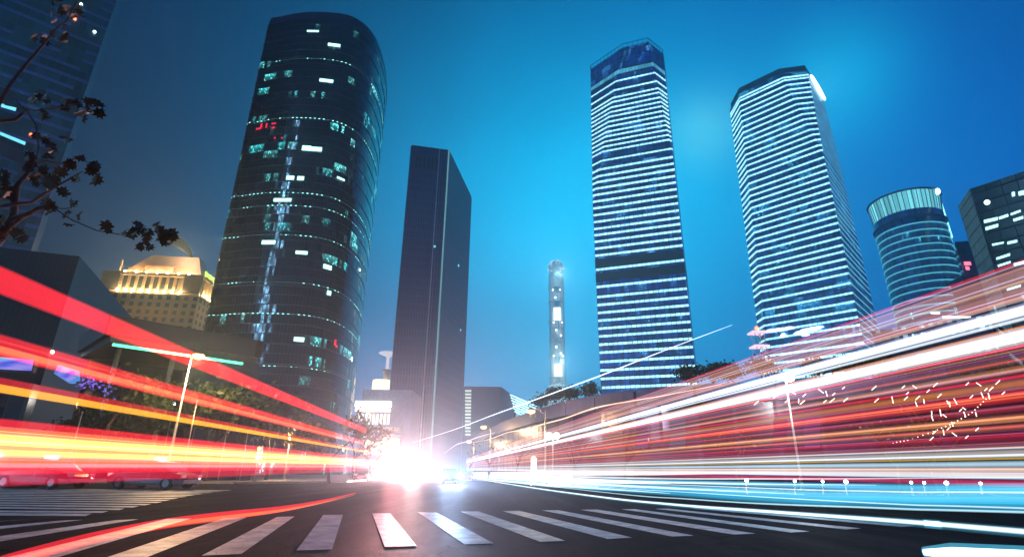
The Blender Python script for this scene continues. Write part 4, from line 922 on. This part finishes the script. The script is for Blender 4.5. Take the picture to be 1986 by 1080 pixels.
# ---- foreground plane tree branch on the left
FT = empty('plane_tree', (-7.6, 5.6, 0), 'dark overhanging plane tree branches with lobed leaves at the upper left', 'tree')
def bp_(pts, rad, Y0=7.0, dY=0.0):
    return [atY(x, y, Y0 + dY*i) for i, (x, y) in enumerate(pts)], rad
b = MB(); s0 = atY(-95,560,7.0)
b.tube([(-7.9,6.6,0),(-7.75,6.8,1.2),(s0.x-.15,6.9,s0.z-.5), s0, atY(-40,500,7.0), atY(0,460,7.0)], [.17,.14,.11,.09,.08,.075], 10); b.build('trunk', M_BARK, FT)
b = MB()
for pts, r0_, r1_, Y0, dY in ((((0,460),(17,437),(25,417),(33,360),(53,337),(67,317)), .07, .02, 7, .05), (((25,425),(60,413),(72,405),(85,402)), .04, .02, 7, -.05),
    (((-20,402),(33,395),(60,393),(100,367),(130,350),(160,333)), .028, .01, 6.9, .08), (((60,393),(85,380),(110,407),(140,427),(187,447),(233,455),(262,457),(300,450),(328,456)), .012, .005, 7.2, .04),
    (((-20,238),(0,235),(30,232),(42,222),(50,213)), .035, .02, 6.8, 0), (((-10,215),(0,199),(21,162),(51,125),(83,88),(105,60),(130,40),(150,0),(155,-20)), .03, .006, 6.6, 0),
    (((10,203),(67,215),(133,207),(165,198),(190,205)), .012, .005, 6.8, 0), (((50,213),(70,243),(75,287),(62,330)), .014, .006, 6.8, 0), (((67,317),(90,312),(120,318),(150,305),(175,318)), .015, .006, 7.2, 0),
    (((100,367),(115,350),(122,335)), .008, .004, 7.2, 0), (((85,402),(125,405),(150,400)), .008, .004, 6.9, 0), (((-5,160),(15,170),(35,200),(50,213)), .01, .008, 6.8, 0), (((0,460),(20,440),(45,420),(60,413)), .03, .03, 7, 0), ((( -10,470),(20,452),(45,455)), .01,.005,7,0)):
    P_ = [atY(x, y, Y0+dY*i) for i, (x, y) in enumerate(pts)]; n = len(P_); b.tube(P_, [r0_+(r1_-r0_)*i/(n-1) for i in range(n)], 6)
b.build('branches', M_BARK, FT)
lobed = [(0,-.5),(.12,-.42),(.42,-.5),(.34,-.2),(.62,-.02),(.34,.08),(.38,.34),(.16,.26),(0,.62),(-.16,.26),(-.38,.34),(-.34,.08),(-.62,-.02),(-.34,-.2),(-.42,-.5),(-.12,-.42)]
rnd = random.Random(3); b = MB()
clusters = [(85,75,3),(70,68,2),(125,70,3),(118,20,4),(140,28,4),(105,5,3),(155,20,4),(130,45,2),(100,35,2),(85,190,4),(62,192,3),(88,222,4),(130,200,3),(150,198,3),(172,205,3),(188,200,3),(190,217,4),(158,222,3),(70,262,4),(85,270,3),(98,282,4),(92,300,2),(128,270,3),(60,300,4),(78,330,5),(55,325,3),(95,352,5),(70,352,4),(110,345,3),(118,330,4),(140,318,5),(155,310,3),(175,328,5),(180,342,3),(148,345,3),(128,372,3),(188,312,1),(90,395,4),(100,402,4),(128,412,4),(140,398,3),(148,420,2),(206,441,3),(235,452,1),(255,450,4),(272,448,4),(270,468,4),(288,455,4),(290,478,3),(303,445,4),(312,465,4),(322,478,2),(330,452,4),(335,462,3),(40,455,5),(8,340,5),(15,362,4),(5,375,4),(0,430,3),(0,355,4)]
for x, y, n_ in clusters:
    for k_ in range(n_):
        c = atY(x + rnd.gauss(0,5), y + rnd.gauss(0,5), 6.9 + rnd.gauss(0,.12)); s_ = rnd.uniform(.11,.17)
        nrm_ = (Vector((0,-1,.2)) + Vector((rnd.gauss(0,.7), rnd.gauss(0,.4), rnd.gauss(0,.6)))).normalized(); ax = nrm_.cross(Vector((rnd.gauss(0,1), rnd.gauss(0,.3), rnd.gauss(0,1)))).normalized(); ay = nrm_.cross(ax)
        P_ = [c + ax*(px*s_) + ay*(py*s_) + nrm_*(-abs(px)*s_*.35) for px, py in lobed]; i0 = len(b.v); b.v += [tuple(c)] + [tuple(p) for p in P_]
        for q_ in range(16): b.f.append((i0, i0+1+q_, i0+1+(q_+1) % 16)); b.uv.append([(0,0)]*3); b.sm.append(False)
b.build('leaves', leaf_mat('leaf_plane', (.010,.012,.006), (.032,.030,.012)), FT)

# ================================================================== street lamps, signals, cars
M_POLE = mat('galvanised_pole', (.40,.36,.32), .4, .5, var=.15, scale=3)
def point(name, loc, col, e, rad, parent=None):
    l = bpy.data.lights.new(name, 'POINT'); l.color = col; l.energy = e; l.shadow_soft_size = rad; o = bpy.data.objects.new(name, l); C.objects.link(o); 
    if parent:
        o.parent = parent; o.location = Vector(loc) - parent_loc(parent)
    else: o.location = loc
    return o
LK = 0.8
def street_lamp(hx, hy, bx, Y, label, e=900, col=(1,.62,.28), head=(1,.72,.38), hr=.30, gr='street lamps with warm lamps'):
    """hx,hy lamp head; bx pole line"""
    H = atY(hx, hy, Y); bxx = rat(bx, 900)*Y; t = empty('street_lamp', (bxx, Y, 0.1), label, 'street lamp', gr)
    b = MB(); top = Vector((bxx, Y, H.z+.1)); b.tube([(bxx,Y,.1),(bxx,Y,1.0),(bxx,Y,1.05),top], [.14,.13,.10,.06], 8); b.lathe((bxx,Y,.1), [(.25,0),(.25,.08),(.12,.3)], 10); b.build('pole', M_POLE, t)
    dx = (H.x-bxx); b = MB(); b.tube([top-Vector((0,0,.5)), top+Vector((dx*.4,0,.12)), Vector((H.x-.2*(1 if dx > 0 else -1), Y, H.z+.25))], [.05,.045,.04], 6); b.build('arm', M_POLE, t)
    b = MB(); b.lathe((H.x,Y,H.z+.12), [(.05,.28),(.2,.22),(.36,.06),(.38,0),(.3,-.02)], 12); b.build('lamp_hood', mat('lamp_hood', (.15,.15,.15), .4, .5), t)
    b = MB(); b.ball((H.x,Y,H.z-.02), hr*.8, 12, .6); b.build('lamp', glow('lamp_%g_%g' % (head[1], hr), head if head[0] < 1 else (1, .52, .16), 60 if head[0] < 1 else 5), t)
    point('lamp_light', (H.x, Y, H.z-.45), col, e*LK, .25, t)
    return t
street_lamp(385,690,326,42,'tall street lamp flaring warm white below the green neon canopy line', 7000, hr=.55)
street_lamp(562,840,555,62,'low warm lamp glaring beside the foot of the rounded tower', 2600, hr=.4)
street_lamp(1030,797,1058,60,'warm street lamp just under the slanting neon tubes', 2000, hr=.55)
street_lamp(938,828,950,90,'warm street lamp in the middle of the right hand row, before the violet block', 1800, hr=.6)
street_lamp(910,856,918,112,'farthest warm street lamp of the right hand row', 1800, hr=.6)
street_lamp(1530,733,1549,42,'tall street lamp with white glare crossing the right hand light streaks', 2200, (.85,.95,1), (.8,.95,1), .5)
street_lamp(714,800,722,150,'white street lamp glaring before the bright shopping hall', 5000, (1,.9,.8), (1,.9,.75), .6)
street_lamp(754,862,748,130,'orange street lamp low beside the white glare', 3500, (1,.6,.3), (1,.7,.4), .5)
for x0, y0, x1, Y, lab in ((376,778,357,44,'thin unlit pole right of the tall flaring street lamp'),(455,770,428,48,'thin pole before the dark trees under the canopy end'),(142,800,132,42,'thin short pole at the left of the pale kiosk')):
    t = empty('flag_pole', (rat(x1,900)*Y, Y, .1), lab, 'pole', 'thin poles on the left pavement'); p = atY(x0,y0,Y); b = MB(); X = rat(x1,900)*Y
    b.tube([(X,Y,.1),(X,Y,p.z)], [.06,.035], 8); b.build('pole', M_POLE, t); b = MB(); b.ball((X,Y,p.z+.05), .07, 8); b.build('finial', M_POLE, t)
# park lamps with small white globes under the canopy
for i, (x, y, Y, lab) in enumerate(((338,782,52,'small white globe lamp left of the thin unlit pole'),(387,783,53,'small white globe lamp among the dark trees, right of the thin unlit pole'),(427,785,54,'small white globe lamp among the dark trees, third from the left'),(489,789,55,'small white globe lamp among the dark trees, rightmost'))):
    p = atY(x,y,Y); t = empty('park_lamp', (p.x,Y,.1), lab, 'lamp', 'white globe lamps under the trees'); b = MB(); b.tube([(p.x,Y,.1),(p.x,Y,p.z-.1)], .05, 6); b.build('pole', M_POLE, t)
    b = MB(); b.ball(p, .15, 8); b.ball(p+Vector((.35,0,0)), .13, 8); b.build('globe', glow('globe_white', (.85,1,1), 12), t)
gl = empty('globe_lamp', (atY(1072,845,62).x, 62, .1), 'street lamp with two big glaring white globes side by side', 'street lamp')
p = atY(1072,845,62); b = MB(); b.tube([(p.x,62,.1),(p.x,62,p.z-.2)], .07, 8); b.tube([p+Vector((-.45,0,-.3)), p+Vector((.45,0,-.3))], .04, 6); b.build('pole', M_POLE, gl)
for dx in (-.38, .38): b = MB(); b.ball(p+Vector((dx,0,0)), .36, 12); b.build('globe', glow('globe_big', (.8,.97,1), 25, True), gl)
# traffic light
tf = empty('traffic_light', (atY(502,878,50).x, 50, .1), 'traffic light with a yellow lamp above a pink one, beside the left light streaks', 'traffic light')
p = atY(502,878,50); b = MB(); b.tube([(p.x,50,.1),(p.x,50,p.z-.5)], .07, 8); b.build('pole', M_POLE, tf)
b = MB(); b.box(p.x-.2,p.x+.2,50,50.25,p.z-.6,p.z+.6); b.build('housing', mat('casing_black', (.01,.01,.012), .4), tf, .03)
for dz, cn, cc_ in ((.36,'signal_amber',(1,.7,.1)),(-.02,'signal_amber',(1,.7,.1)),(-.38,'signal_pink',(1,.45,.6))):
    b = MB(); b.ball((p.x,49.97,p.z+dz), .15, 10, 1); b.build('signal_lens', glow(cn, cc_, 14), tf)
# low bollard lights along the far right kerb
for i, x in enumerate((1448,1541,1595,1640,1766,1791,1834,1900)):
    Y = 37; X = rat(x, 930)*Y; t = empty('bollard_lamp', (X,Y,0), 'low white bollard lamp, number %s from the left along the far right kerb' % ('first','second','third','fourth','fifth','sixth','seventh','last')[i], 'bollard lamp', 'low lamps along the right kerb')
    b = MB(); b.lathe((X,Y,0), [(.1,0),(.1,.62),(.07,.66),(.07,.68)], 10); b.build('post', M_POLE, t); b = MB(); b.ball((X,Y,.79), .085 if i % 3 else .12, 10); b.build('lamp', glow('bollard_glow', (.8,.97,1), 14), t)
# box of light right of the glare (white lantern)
wl = empty('light_column', (atY(1035,900,60).x, 60, 0), 'short stout white light column at the far kerb below the globe lamp', 'lamp'); p = atY(1035,890,60)
b = MB(); b.lathe((p.x,60,0), [(.28,0),(.28,.25),(.2,.3)], 12); b.build('base', M_POLE, wl); b = MB(); b.lathe((p.x,60,.3), [(.22,0),(.24,.1),(.24,p.z-.2),(.1,p.z-.05),(.01,p.z)], 12); b.build('lamp', glow('column_white', (.85,1,1), 9), wl)
for k_, (x, y) in enumerate(((1011,862),(1016,868),(1021,860))): pass

def car(loc, rz, label, paint, lower, group, lights='none', roofsign=False, L=4.5, lampE=0, lampcol=(.9,.97,1)):
    t = empty('car', (0,0,0), label, 'car', group)
    prof = [(-.5,.42,.30,.62,.72),(-.47,.80,.24,.70,.80),(-.38,.86,.20,.86,.88),(-.2,.88,.19,.92,.90),(0,.88,.19,.93,.90),(.2,.88,.19,.90,.90),(.36,.86,.20,.82,.88),(.46,.80,.24,.70,.82),(.5,.46,.32,.58,.72)]
    def ringpts(x, hw, z0, z1): 
        m_ = (z0+z1)/2
        return [Vector((x*L, y, z)) for y, z in ((-hw*.86,z0),(-hw,z0+.12),(-hw*1.01,m_),(-hw*.96,z1-.06),(-hw*.86,z1),(hw*.86,z1),(hw*.96,z1-.06),(hw*1.01,m_),(hw,z0+.12),(hw*.86,z0))]
    rings = [ringpts(x, hw*.99, z0, z1) for x, hw, z0, z1, _ in prof]; b = MB(); low = [MB(), MB()]
    for A, B in zip(rings, rings[1:]):
        n = len(A)
        for i in range(n):
            j = (i+1) % n; q = (A[i], B[i], B[j], A[j]); (low[0] if i in (0,1) else low[1] if i in (7,8) else b).quad(*q, sm=True)
    b.poly(rings[0]); b.poly(rings[-1][::-1])
    # roof
    cab = [(-.36,.70,.90,.90),(-.26,.66,.90,1.30),(-.12,.64,.92,1.43),(.05,.64,.93,1.45),(.17,.66,.92,1.36),(.30,.70,.86,.88)]
    g = MB(); rf = MB(); cr_ = [[Vector((x*L,-hw*1.12,z0)), Vector((x*L,-hw*(1.0 if z1 > 1 else 1.1),z1-.03)), Vector((x*L,-hw*.8,z1)), Vector((x*L,hw*.8,z1)), Vector((x*L,hw*(1.0 if z1 > 1 else 1.1),z1-.03)), Vector((x*L,hw*1.12,z0))] for x, hw, z0, z1 in cab]
    for k_, (A, B) in enumerate(zip(cr_, cr_[1:])):
        for i in range(5):
            tgt = rf if (i in (1,2,3) and k_ in (1,2,3)) else g; tgt.quad(A[i], B[i], B[i+1], A[i+1], sm=True)
    for x in (-.13*L, .06*L):   # pillars
        for s_ in (-1, 1): rf.tube([(x, s_*.80, .9), (x, s_*.655, 1.42)], .035, 5)
    pm = NT('paint') if False else mat('paint_%s' % paint[1], paint[0], .25, .2, var=.05)
    b.v = [tuple(Vector(p)) for p in b.v]; b.build('body', pm, t); [q_.build('lower_body', lower, t) for q_ in low]; rf.build('roof', pm, t); g.build('windows', mat('car_glass', (.01,.015,.02), .08, var=.05), t)
    for sx in (-.30, .31):
        for s_ in (-1, 1):
            wv = MB(); wc = Vector((sx*L, s_*.80, .32)); wv.tube([wc-Vector((0,.1,0)), wc+Vector((0,.1,0))], .32, 20, ry=.32); wo = wv.build('wheel', mat('tyre', (.015,.015,.015), .8), t)
            rm = MB(); rm.tube([wc+Vector((0,s_*.101-.005,0)), wc+Vector((0,s_*.101+.005,0))], .19, 14, ry=.19); rm.build('rim', mat('rim', (.5,.5,.5), .3, .8), wo)
    for s_ in (-1, 1):
        hl = MB(); hl.obox((L*.475, s_*.62, .66), (1,0,0), (0,1,0), (0,0,1), .05, .15, .08); hl.build('headlight', glow('headlight_on', (.9,.97,1), 120, False) if lights == 'on' else mat('lamp_glass', (.6,.6,.6), .1), t, .02)
        tl = MB(); tl.obox((-L*.475, s_*.62, .72), (1,0,0), (0,1,0), (0,0,1), .04, .14, .07); tl.build('tail_light', glow('tail_red', (1,.05,.05), 8), t, .02)
        ml = MB(); ml.obox((L*.2, s_*.98, .98), (1,0,0), (0,1,0), (0,0,1), .07, .09, .06); ml.build('mirror', pm, t, .02)
    bpp = MB(); bpp.obox((L*.492,0,.40), (1,0,0), (0,1,0), (0,0,1), .05, .70, .09); bpp.build('bumper', lower, t, .02)
    if roofsign:
        rs = MB(); rs.obox((.02*L,0,1.53), (1,0,0), (0,1,0), (0,0,1), .10, .32, .09); rs.build('roof_sign', glow('roof_sign', (.8,.75,1), 1.6), t, .02)
    t.location = loc; t.rotation_euler = (0,0,rz)
    if lights == 'on' and lampE:
        for s_ in (-1, 1):
            l = bpy.data.lights.new('headlight_beam', 'SPOT'); l.color = lampcol; l.energy = lampE; l.shadow_soft_size = .12; l.spot_size = R(24 if lampcol[0] < .5 else (44 if lampcol[1] < .5 else 60)); l.spot_blend = 1
            o = bpy.data.objects.new('headlight_beam', l); C.objects.link(o); o.parent = t; o.location = (L*.5+.12, s_*.62, .8); o.rotation_euler = (R(90), 0, R(-90))
    return t
RED = ((.30,.01,.015),'maroon'); SIL = ((.5,.5,.52),'silver'); DK = ((.03,.03,.04),'black')
cream = mat('cream_lower', (.55,.48,.42), .35, var=.08)
gA = lambda x, Y: (rat(x, 930)*Y, Y, .004)
car(gA(85, 30), R(-8), 'maroon taxi with cream lower body and lit roof sign, at the left edge', RED, cream, 'maroon taxis passing on the left', roofsign=True)
car(gA(300, 31), R(-8), 'maroon taxi with cream lower body, ahead of the one at the left edge', RED, cream, 'maroon taxis passing on the left', roofsign=True)
# oncoming cars in the white glare: beams tinted and aimed to add pink veil, blue road
for x, Y, lab, p, e in ((800,92,'oncoming silver car with dazzling headlights in the centre of the glare',SIL,(90000,(1,.62,.60))),(872,62,'oncoming black car with headlights on, right of the dazzling one',DK,(30000,(.40,.62,1))),(762,112,'oncoming dark car with headlights on, left side of the glare',DK,(110000,(1,.30,.30)))):
    l_ = gA(x, Y); rz = math.atan2(-l_[1], -l_[0]) if x != 872 else math.atan2(9.5-l_[1], 4.0-l_[0]); car(l_, rz, lab, p, mat('lower_dark', (.02,.02,.02), .5), 'oncoming cars in the glare', lights='on', lampE=e[0], lampcol=e[1])
for x, Y, lab in ((700,70,'dark car seen from behind with red tail lights, left of the glare'),(905,85,'dark car seen from behind with red tail lights, right of the glare')):
    l_ = gA(x, Y); t = car(l_, math.atan2(l_[1], l_[0]), lab, DK, mat('lower_dark', (.02,.02,.02), .5), 'cars driving away'); point('tail_light_glow', (l_[0]*(1-3/Y), Y-3, .8), (1,.12,.15), 500, .2)

# ================================================================== light streaks left by passing traffic (luminous tubes in the air)
def spline(P, k=6):
    o = []; n = len(P)
    if n < 3: return [P[0].lerp(P[-1], i/ (2*k)) for i in range(2*k+1)]
    for i in range(n-1):
        p0, p1, p2, p3 = P[max(i-1,0)], P[i], P[i+1], P[min(i+2,n-1)]
        for s_ in range(k):
            t_ = s_/k; o.append(.5*((2*p1) + (p2-p0)*t_ + (2*p0-5*p1+4*p2-p3)*t_**2 + (-p0+3*p1-3*p2+p3)*t_**3))
    o.append(P[-1]); return o
VPR, VPL = rat(845, 918), rat(880, 918)
def lanept(x, y, d, vp):
    Y = d/(rat(x, y) - vp); return atY(x, y, Y)
def streak(parent, pts, d, vp, width, col, s, name='streak', flat=.5, shells=3, taper=True, soft=True, fade=0):
    """pts in the photo, d = sideways distance of the lane from the camera (m), width in metres"""
    P = [p if isinstance(p, Vector) else lanept(p[0], p[1], d, vp) for p in pts]
    P = sorted(P, key=lambda q: q.y)
    xs = [q[0] for q in pts if not isinstance(q, Vector)]
    if xs and (max(xs) > 2000 or min(xs) < -50): P.insert(0, P[0] + (P[0]-P[1]).normalized()*14)     # the vehicle drove on past the camera
    # denser sampling, straight in space
    S = spline(P, 8)
    if flat < .4: shells = 2
    key = 'streak_%.2f_%.2f_%.2f_%.2f' % (*tuple(col), s)
    m_ = light_air(key, col, s/(2.0*shells if soft else 2.0), sample=(s > .5 and width > .05))
    b = MB()
    for k_ in range(shells if soft else 1):
        W_ = [width/2]*len(S)
        if fade: W_ = [width/2*min(1, .04+ (q.y-S[0].y)/(fade*max(.1, S[-1].y-S[0].y))) for q in S]
        f_ = (1, .86)[k_] if shells == 2 else 1 - .30*k_; b.tube(S, [w_*f_ for w_ in W_], 10, ry=[w_*f_*flat for w_ in W_], caps=True)
    return b.build(name, m_, parent)
def bundle(label, items, d, vp, base_xy, cat='light streak', group='light streaks of passing traffic', flat=.5, x0=None, xfar=None):
    q = lanept(base_xy[0], base_xy[1], d, vp)
    t = empty('light_streak', (q.x, q.y, q.z), label, cat, group)
    vpx, vpy = (845, 910) if vp == VPR else (880, 905)
    for it in items:
        y, T, col, s = it[:4]; xe = x0 if x0 is not None else (2080 if vp == VPR else -90)
        xref = 1986 if vp == VPR else 0
        sl = (y-vpy)/(xref-vpx); far = it[4] if len(it) > 4 and it[4] else (xfar or (vpx + (60 if vp == VPR else -110)))
        dep = abs(d/(rat(xref, y) - vp)); width = T*dep/1075
        dd = d + (it[5] if len(it) > 5 else 0)
        pts = [(xe, vpy + sl*(xe-vpx)), (xref + (vpx-xref)*.5, vpy + sl*(xref-vpx)*.5), (xref + (vpx-xref)*.8, vpy + sl*(xref-vpx)*.2), (far, vpy + sl*(far-vpx))]
        streak(t, pts, dd, vp, width, col, s, flat=flat, fade=(.1 if x0 is not None else 0))
    return t
def fine(n, y0, y1, cols, seed, smin=.2, smax=.7):
    rn = random.Random(seed); return [(rn.uniform(y0, y1), rn.uniform(1.5, 6.5), rn.choice(cols), rn.uniform(smin, smax), 905, rn.uniform(-.5, .8)) for _ in range(n)]
def lfine(n, y0, y1, cols, seed, smin=.15, smax=.5):
    rn = random.Random(seed); return [(rn.uniform(y0, y1), rn.uniform(1.5, 5), rn.choice(cols), rn.uniform(smin, smax), None, rn.uniform(-.25, .2)) for _ in range(n)]
W = (.85,.93,1); SAL = (1,.42,.35); RD = (1,.02,.04); OR = (1,.28,.05); YL = (1,.62,.06); CY = (.12,.62,.95); PK = (1,.25,.35)
bundle('topmost salmon and red streaks of a tall bus sweeping to the upper right', [(506,9,RD,.5),(528,34,SAL,.30),(545,14,(1,.5,.3),.35),(562,30,SAL,.35),(580,8,(1,.6,.5),.4),(592,10,(.5,.2,.6),.2)]+fine(7,508,590,[SAL,(1,.75,.65),(1,.35,.2),(.8,.6,.9)],1), 6.5, VPR, (1986,540))
bundle('upper thick white streak sweeping right, above the thickest one', [(602,30,(.6,.7,.9),.8),(596,9,W,1.2),(606,12,W,1.4),(618,8,W,.9)], 6.2, VPR, (1986,605))
bundle('thin red streak between the two thick white ones on the right', [(640,7,(1,.03,.10),.7),(654,5,(1,.05,.2),.35)], 6.0, VPR, (1986,640))
bundle('thickest white streak with orange edges crossing the right half', [(650,34,(1,.95,.9),1.4),(650,20,W,1.6),(632,5,OR,.6),(670,8,(1,.08,.1),.6)], 5.8, VPR, (1986,650))
bundle('broad dim violet and orange bands under the thickest white streak', [(695,18,(.9,.35,.3),.22),(712,14,(1,.4,.15),.30),(684,10,(.5,.12,.45),.25)]+fine(8,668,722,[OR,(.7,.3,.7),(1,.5,.35),RD],2), 6.8, VPR, (1986,700))
bundle('bright red edge above the orange bands on the right', [(728,8,RD,.7),(742,20,OR,.45)], 6.6, VPR, (1986,735))
bundle('broad red and orange bands filling the lower right, behind the hanging light tubes', [(766,26,(1,.04,.02),.6),(790,16,(.8,.05,.03),.30),(808,16,OR,.35),(826,12,(1,.3,.08),.28),(847,22,(.6,.02,.04),.22),(830,60,(.5,.02,.08),.09)]+fine(15,732,862,[RD,OR,(1,.45,.12),(1,.1,.15),(.8,.2,.4),(1,.6,.3)],3,.15,.55), 7.2, VPR, (1986,800))
bundle('peach and grey streaks just above the level white ones on the right', [(866,5,(1,.45,.25),.7),(876,14,(.8,.7,.65),.5),(888,5,YL,.55)], 6.5, VPR, (1986,876))
bundle('level white and peach streaks running straight out to the right', [(899,13,(.55,.8,.95),.8),(912,14,(1,.7,.6),.7),(922,12,(1,.9,.9),.9),(908,3,(.6,.1,.05),.3)]+fine(8,866,930,[W,(1,.8,.7),(.4,.75,1),OR],4,.3,.8), 6.5, VPR, (1986,912))
bundle('pink red glow band with small white lamps behind it, far right', [(937,14,(1,.06,.20),.45)], 7.5, VPR, (1986,937))
bundle('teal and green streaks rising gently right of the glare', [(780,8,(.1,.55,.45),.35),(812,6,(.15,.6,.35),.35)], 9.0, VPR, (1500,860), x0=1500)
bundle('thin white and red streaks fanning out low over the bare trees', [(700,4,(1,.2,.2),.4),(745,5,(.8,.8,1),.5),(800,4,(1,.1,.15),.5),(850,4,(1,.3,.3),.5),(590,3,(1,.5,.4),.4)], 10.0, VPR, (1450,800), x0=1500)
# curved low streaks over the asphalt, right
def lowbundle(label, lines, base):
    t = empty('light_streak', tuple(base), label, 'light streak', 'light streaks of passing traffic')
    for pts, d, T, col, s in lines:
        dep = abs(d/(rat(*pts[0]) - VPR)); streak(t, pts, d, VPR, T*dep/1075, col, s, flat=.6, fade=(.12 if pts[0][0] < 1990 else 0))
    return t
lowbundle('broad cyan band lying low over the road at the far right', [([(2080,946),(1700,944),(1350,935),(1000,925),(900,920)], 7.5, 20, CY, .9), ([(2080,962),(1700,960),(1350,948),(1000,930),(900,921)], 7.4, 32, CY, .95), ([(2080,980),(1700,972),(1350,958),(1000,934),(900,922)], 7.3, 30, (.03,.45,.75), .8),
    ([(2080,955),(1700,952),(1350,941),(1000,927),(900,920)], 7.2, 4, W, 1.0), ([(2080,995),(1700,984),(1350,968),(1100,946),(920,924)], 7.0, 6, (.5,.85,1), 1.0), ([(2080,988),(1700,975),(1350,955),(1100,938),(920,923)], 7.1, 4, W, .8)], lanept(1900,965,7.3,VPR))
lowbundle('white streak curving across the zebra stripes on the right', [([(2080,1038),(1800,1014),(1500,992),(1300,977),(1150,961),(1000,940),(915,926)], 5.0, 11, (.8,.95,1), 1.6), ([(2080,1040),(1800,1015),(1500,993),(1300,978),(1150,962),(1000,941),(915,926)], 5.0, 20, (.1,.5,.75), .4)], lanept(1600,1000,5.0,VPR))
lowbundle('white hot band fanning out just right of the glare', [([(1986,925),(1500,928),(1200,926),(1000,921),(890,918)], 8.5, 16, (1,.97,1), .9), ([(1500,915),(1250,918),(1100,918),(1000,917),(890,917)], 8.6, 26, (1,.97,1), 1.3), ([(1700,940),(1400,937),(1200,932),(1000,925),(890,920)], 8.4, 14, (.9,.97,1), 1.2), ([(1300,936),(1200,934),(1100,930),(1000,925),(890,920)], 8.3, 26, (.95,.98,1), 1.4), ([(1560,958),(1300,946),(1150,938),(1000,929),(890,921)], 8.2, 14, (.85,.95,1), 1.1), ([(1300,956),(1200,949),(1100,942),(1000,934),(890,922)], 8.0, 14, (.75,.93,1), 1.1)], lanept(1300,935,8.5,VPR))
t = empty('light_streak', tuple(atZ(1880,1072,.35)), 'short fat white streak at the bottom right corner with a rounded end', 'light streak', 'light streaks of passing traffic')
P_ = [atZ(1792,1070,.35), atZ(1850,1072,.35), atZ(1986,1078,.35), atZ(2150,1086,.35)]; P_.append(P_[-1] + (P_[-1]-P_[-2]).normalized()*5)
for w_, c_, s_ in ((.050,W,2.0),(.085,(.1,.6,.9),.5)):
    b = MB(); b.tube(P_, [w_*.5, w_, w_, w_, w_], 10); b.build('streak', light_air('corner_%g' % w_, c_, s_/2), t)
# thin wavy lines above the glare
def wav(label, pts, T, col, s):
    t = empty('light_streak', tuple(atY(*pts[0][:2], pts[0][2])), label, 'light streak', 'thin wavering light streaks'); P = spline([atY(*p) for p in pts], 6); n = len(P); b = MB(); b.tube(P, [T*min(1, .15+.9*min(i, n-1-i)/(n*.3)) for i in range(n)], 6); b.build('streak', light_air('wav_%.2f_%.2f_%.2f_%.2f' % (*col, s), col, s), t)
wav('thin straight white line rising right from the glare across the foot of the slab tower', [(800,858,60),(880,833,52),(960,803,46),(1040,774,41),(1100,752,37),(1165,728,33),(1300,675,27),(1420,630,23)], .035, W, .8)
wav('thin wavering peach line running past the warm star lamps', [(915,858,80),(950,851,76),(985,838,70),(1020,833,66),(1050,823,62),(1095,811,58),(1140,795,52),(1180,785,48),(1280,768,42),(1400,745,34)], .06, (1,.6,.4), .8)
wav('faint wavering lilac line left of the peach one', [(860,880,90),(885,862,84),(905,856,80),(925,848,76),(960,838,70)], .07, (.8,.6,1), .5)
# left hand streaks
bundle('topmost broad red streak falling from the left edge', [(543,58,(1,.02,.04),.9)]+lfine(4,520,566,[(1,.02,.05),(.7,0,.03)],12,.10,.25), -4.0, VPL, (0,543), flat=.25, xfar=700)
bundle('second red streak with orange core on the left, under the topmost', [(670,46,RD,.75),(677,14,(1,.30,.10),.7)]+lfine(5,652,690,[RD,(1,.3,.1)],13), -4.2, VPL, (0,670), flat=.3, xfar=520)
bundle('yellow streak with red upper edge, below the second red one', [(744,26,RD,.7),(753,17,(1,.42,.02),1.1)], -4.3, VPL, (0,750), flat=.3, xfar=715)
bundle('wide red, orange and yellow bundle low on the left, above the taxis', [(828,34,RD,.8),(838,6,(1,.5,.2),.7),(852,22,YL,1.3),(866,30,(1,.42,.03),.8),(877,12,YL,1.1),(892,36,(1,.14,.02),.6),(905,30,(1,.02,.03),.5),(870,50,(1,.9,.7),.30)]+lfine(14,818,915,[RD,OR,YL,(1,.8,.4),(1,.2,.1)],14,.3,.9), -4.6, VPL, (0,860), flat=.35, xfar=790)
bundle('pink and dark red streaks running level just over the taxis', [(902,8,PK,.9),(905,20,(1,.05,.1),.4),(922,40,(.9,.0,.05),.5)], -5.5, VPL, (0,905), flat=.35, xfar=790)
t = empty('light_streak', tuple(atZ(300,1020,.2)), 'curved red streak hugging the asphalt over the zebra stripes at lower left', 'light streak', 'light streaks of passing traffic')
for dy, w_, c_, s_ in ((0,.055,RD,.8),(3,.022,OR,.6)):
    P_ = spline([atZ(x, y+dy, .16) for x, y in ((-20,1098),(60,1074),(200,1038),(330,1013),(450,998),(560,984),(640,968),(690,955))], 5); n = len(P_); b = MB()
    b.tube(P_, [w_*(1+.8*i/n)*min(1, .08+2.2*(n-1-i)/n) for i in range(n)], 10); b.build('streak', light_air('ground_red_%g' % w_, c_, s_/2), t)

# ================================================================== haze
hz = MB(); hz.box(-700, 700, -160, 1560, -1, 480)
def haze_mat():
    t = NT('haze_air'); v = t.n('ShaderNodeVolumePrincipled'); v.inputs['Color'].default_value = (.62,.88,1,1); v.inputs['Density'].default_value = HAZE; v.inputs['Anisotropy'].default_value = .8
    t.l(v.outputs[0], t.out.inputs['Volume']); return t.m
HAZE = .0007
tag(hz.build('haze', haze_mat()), kind='stuff')
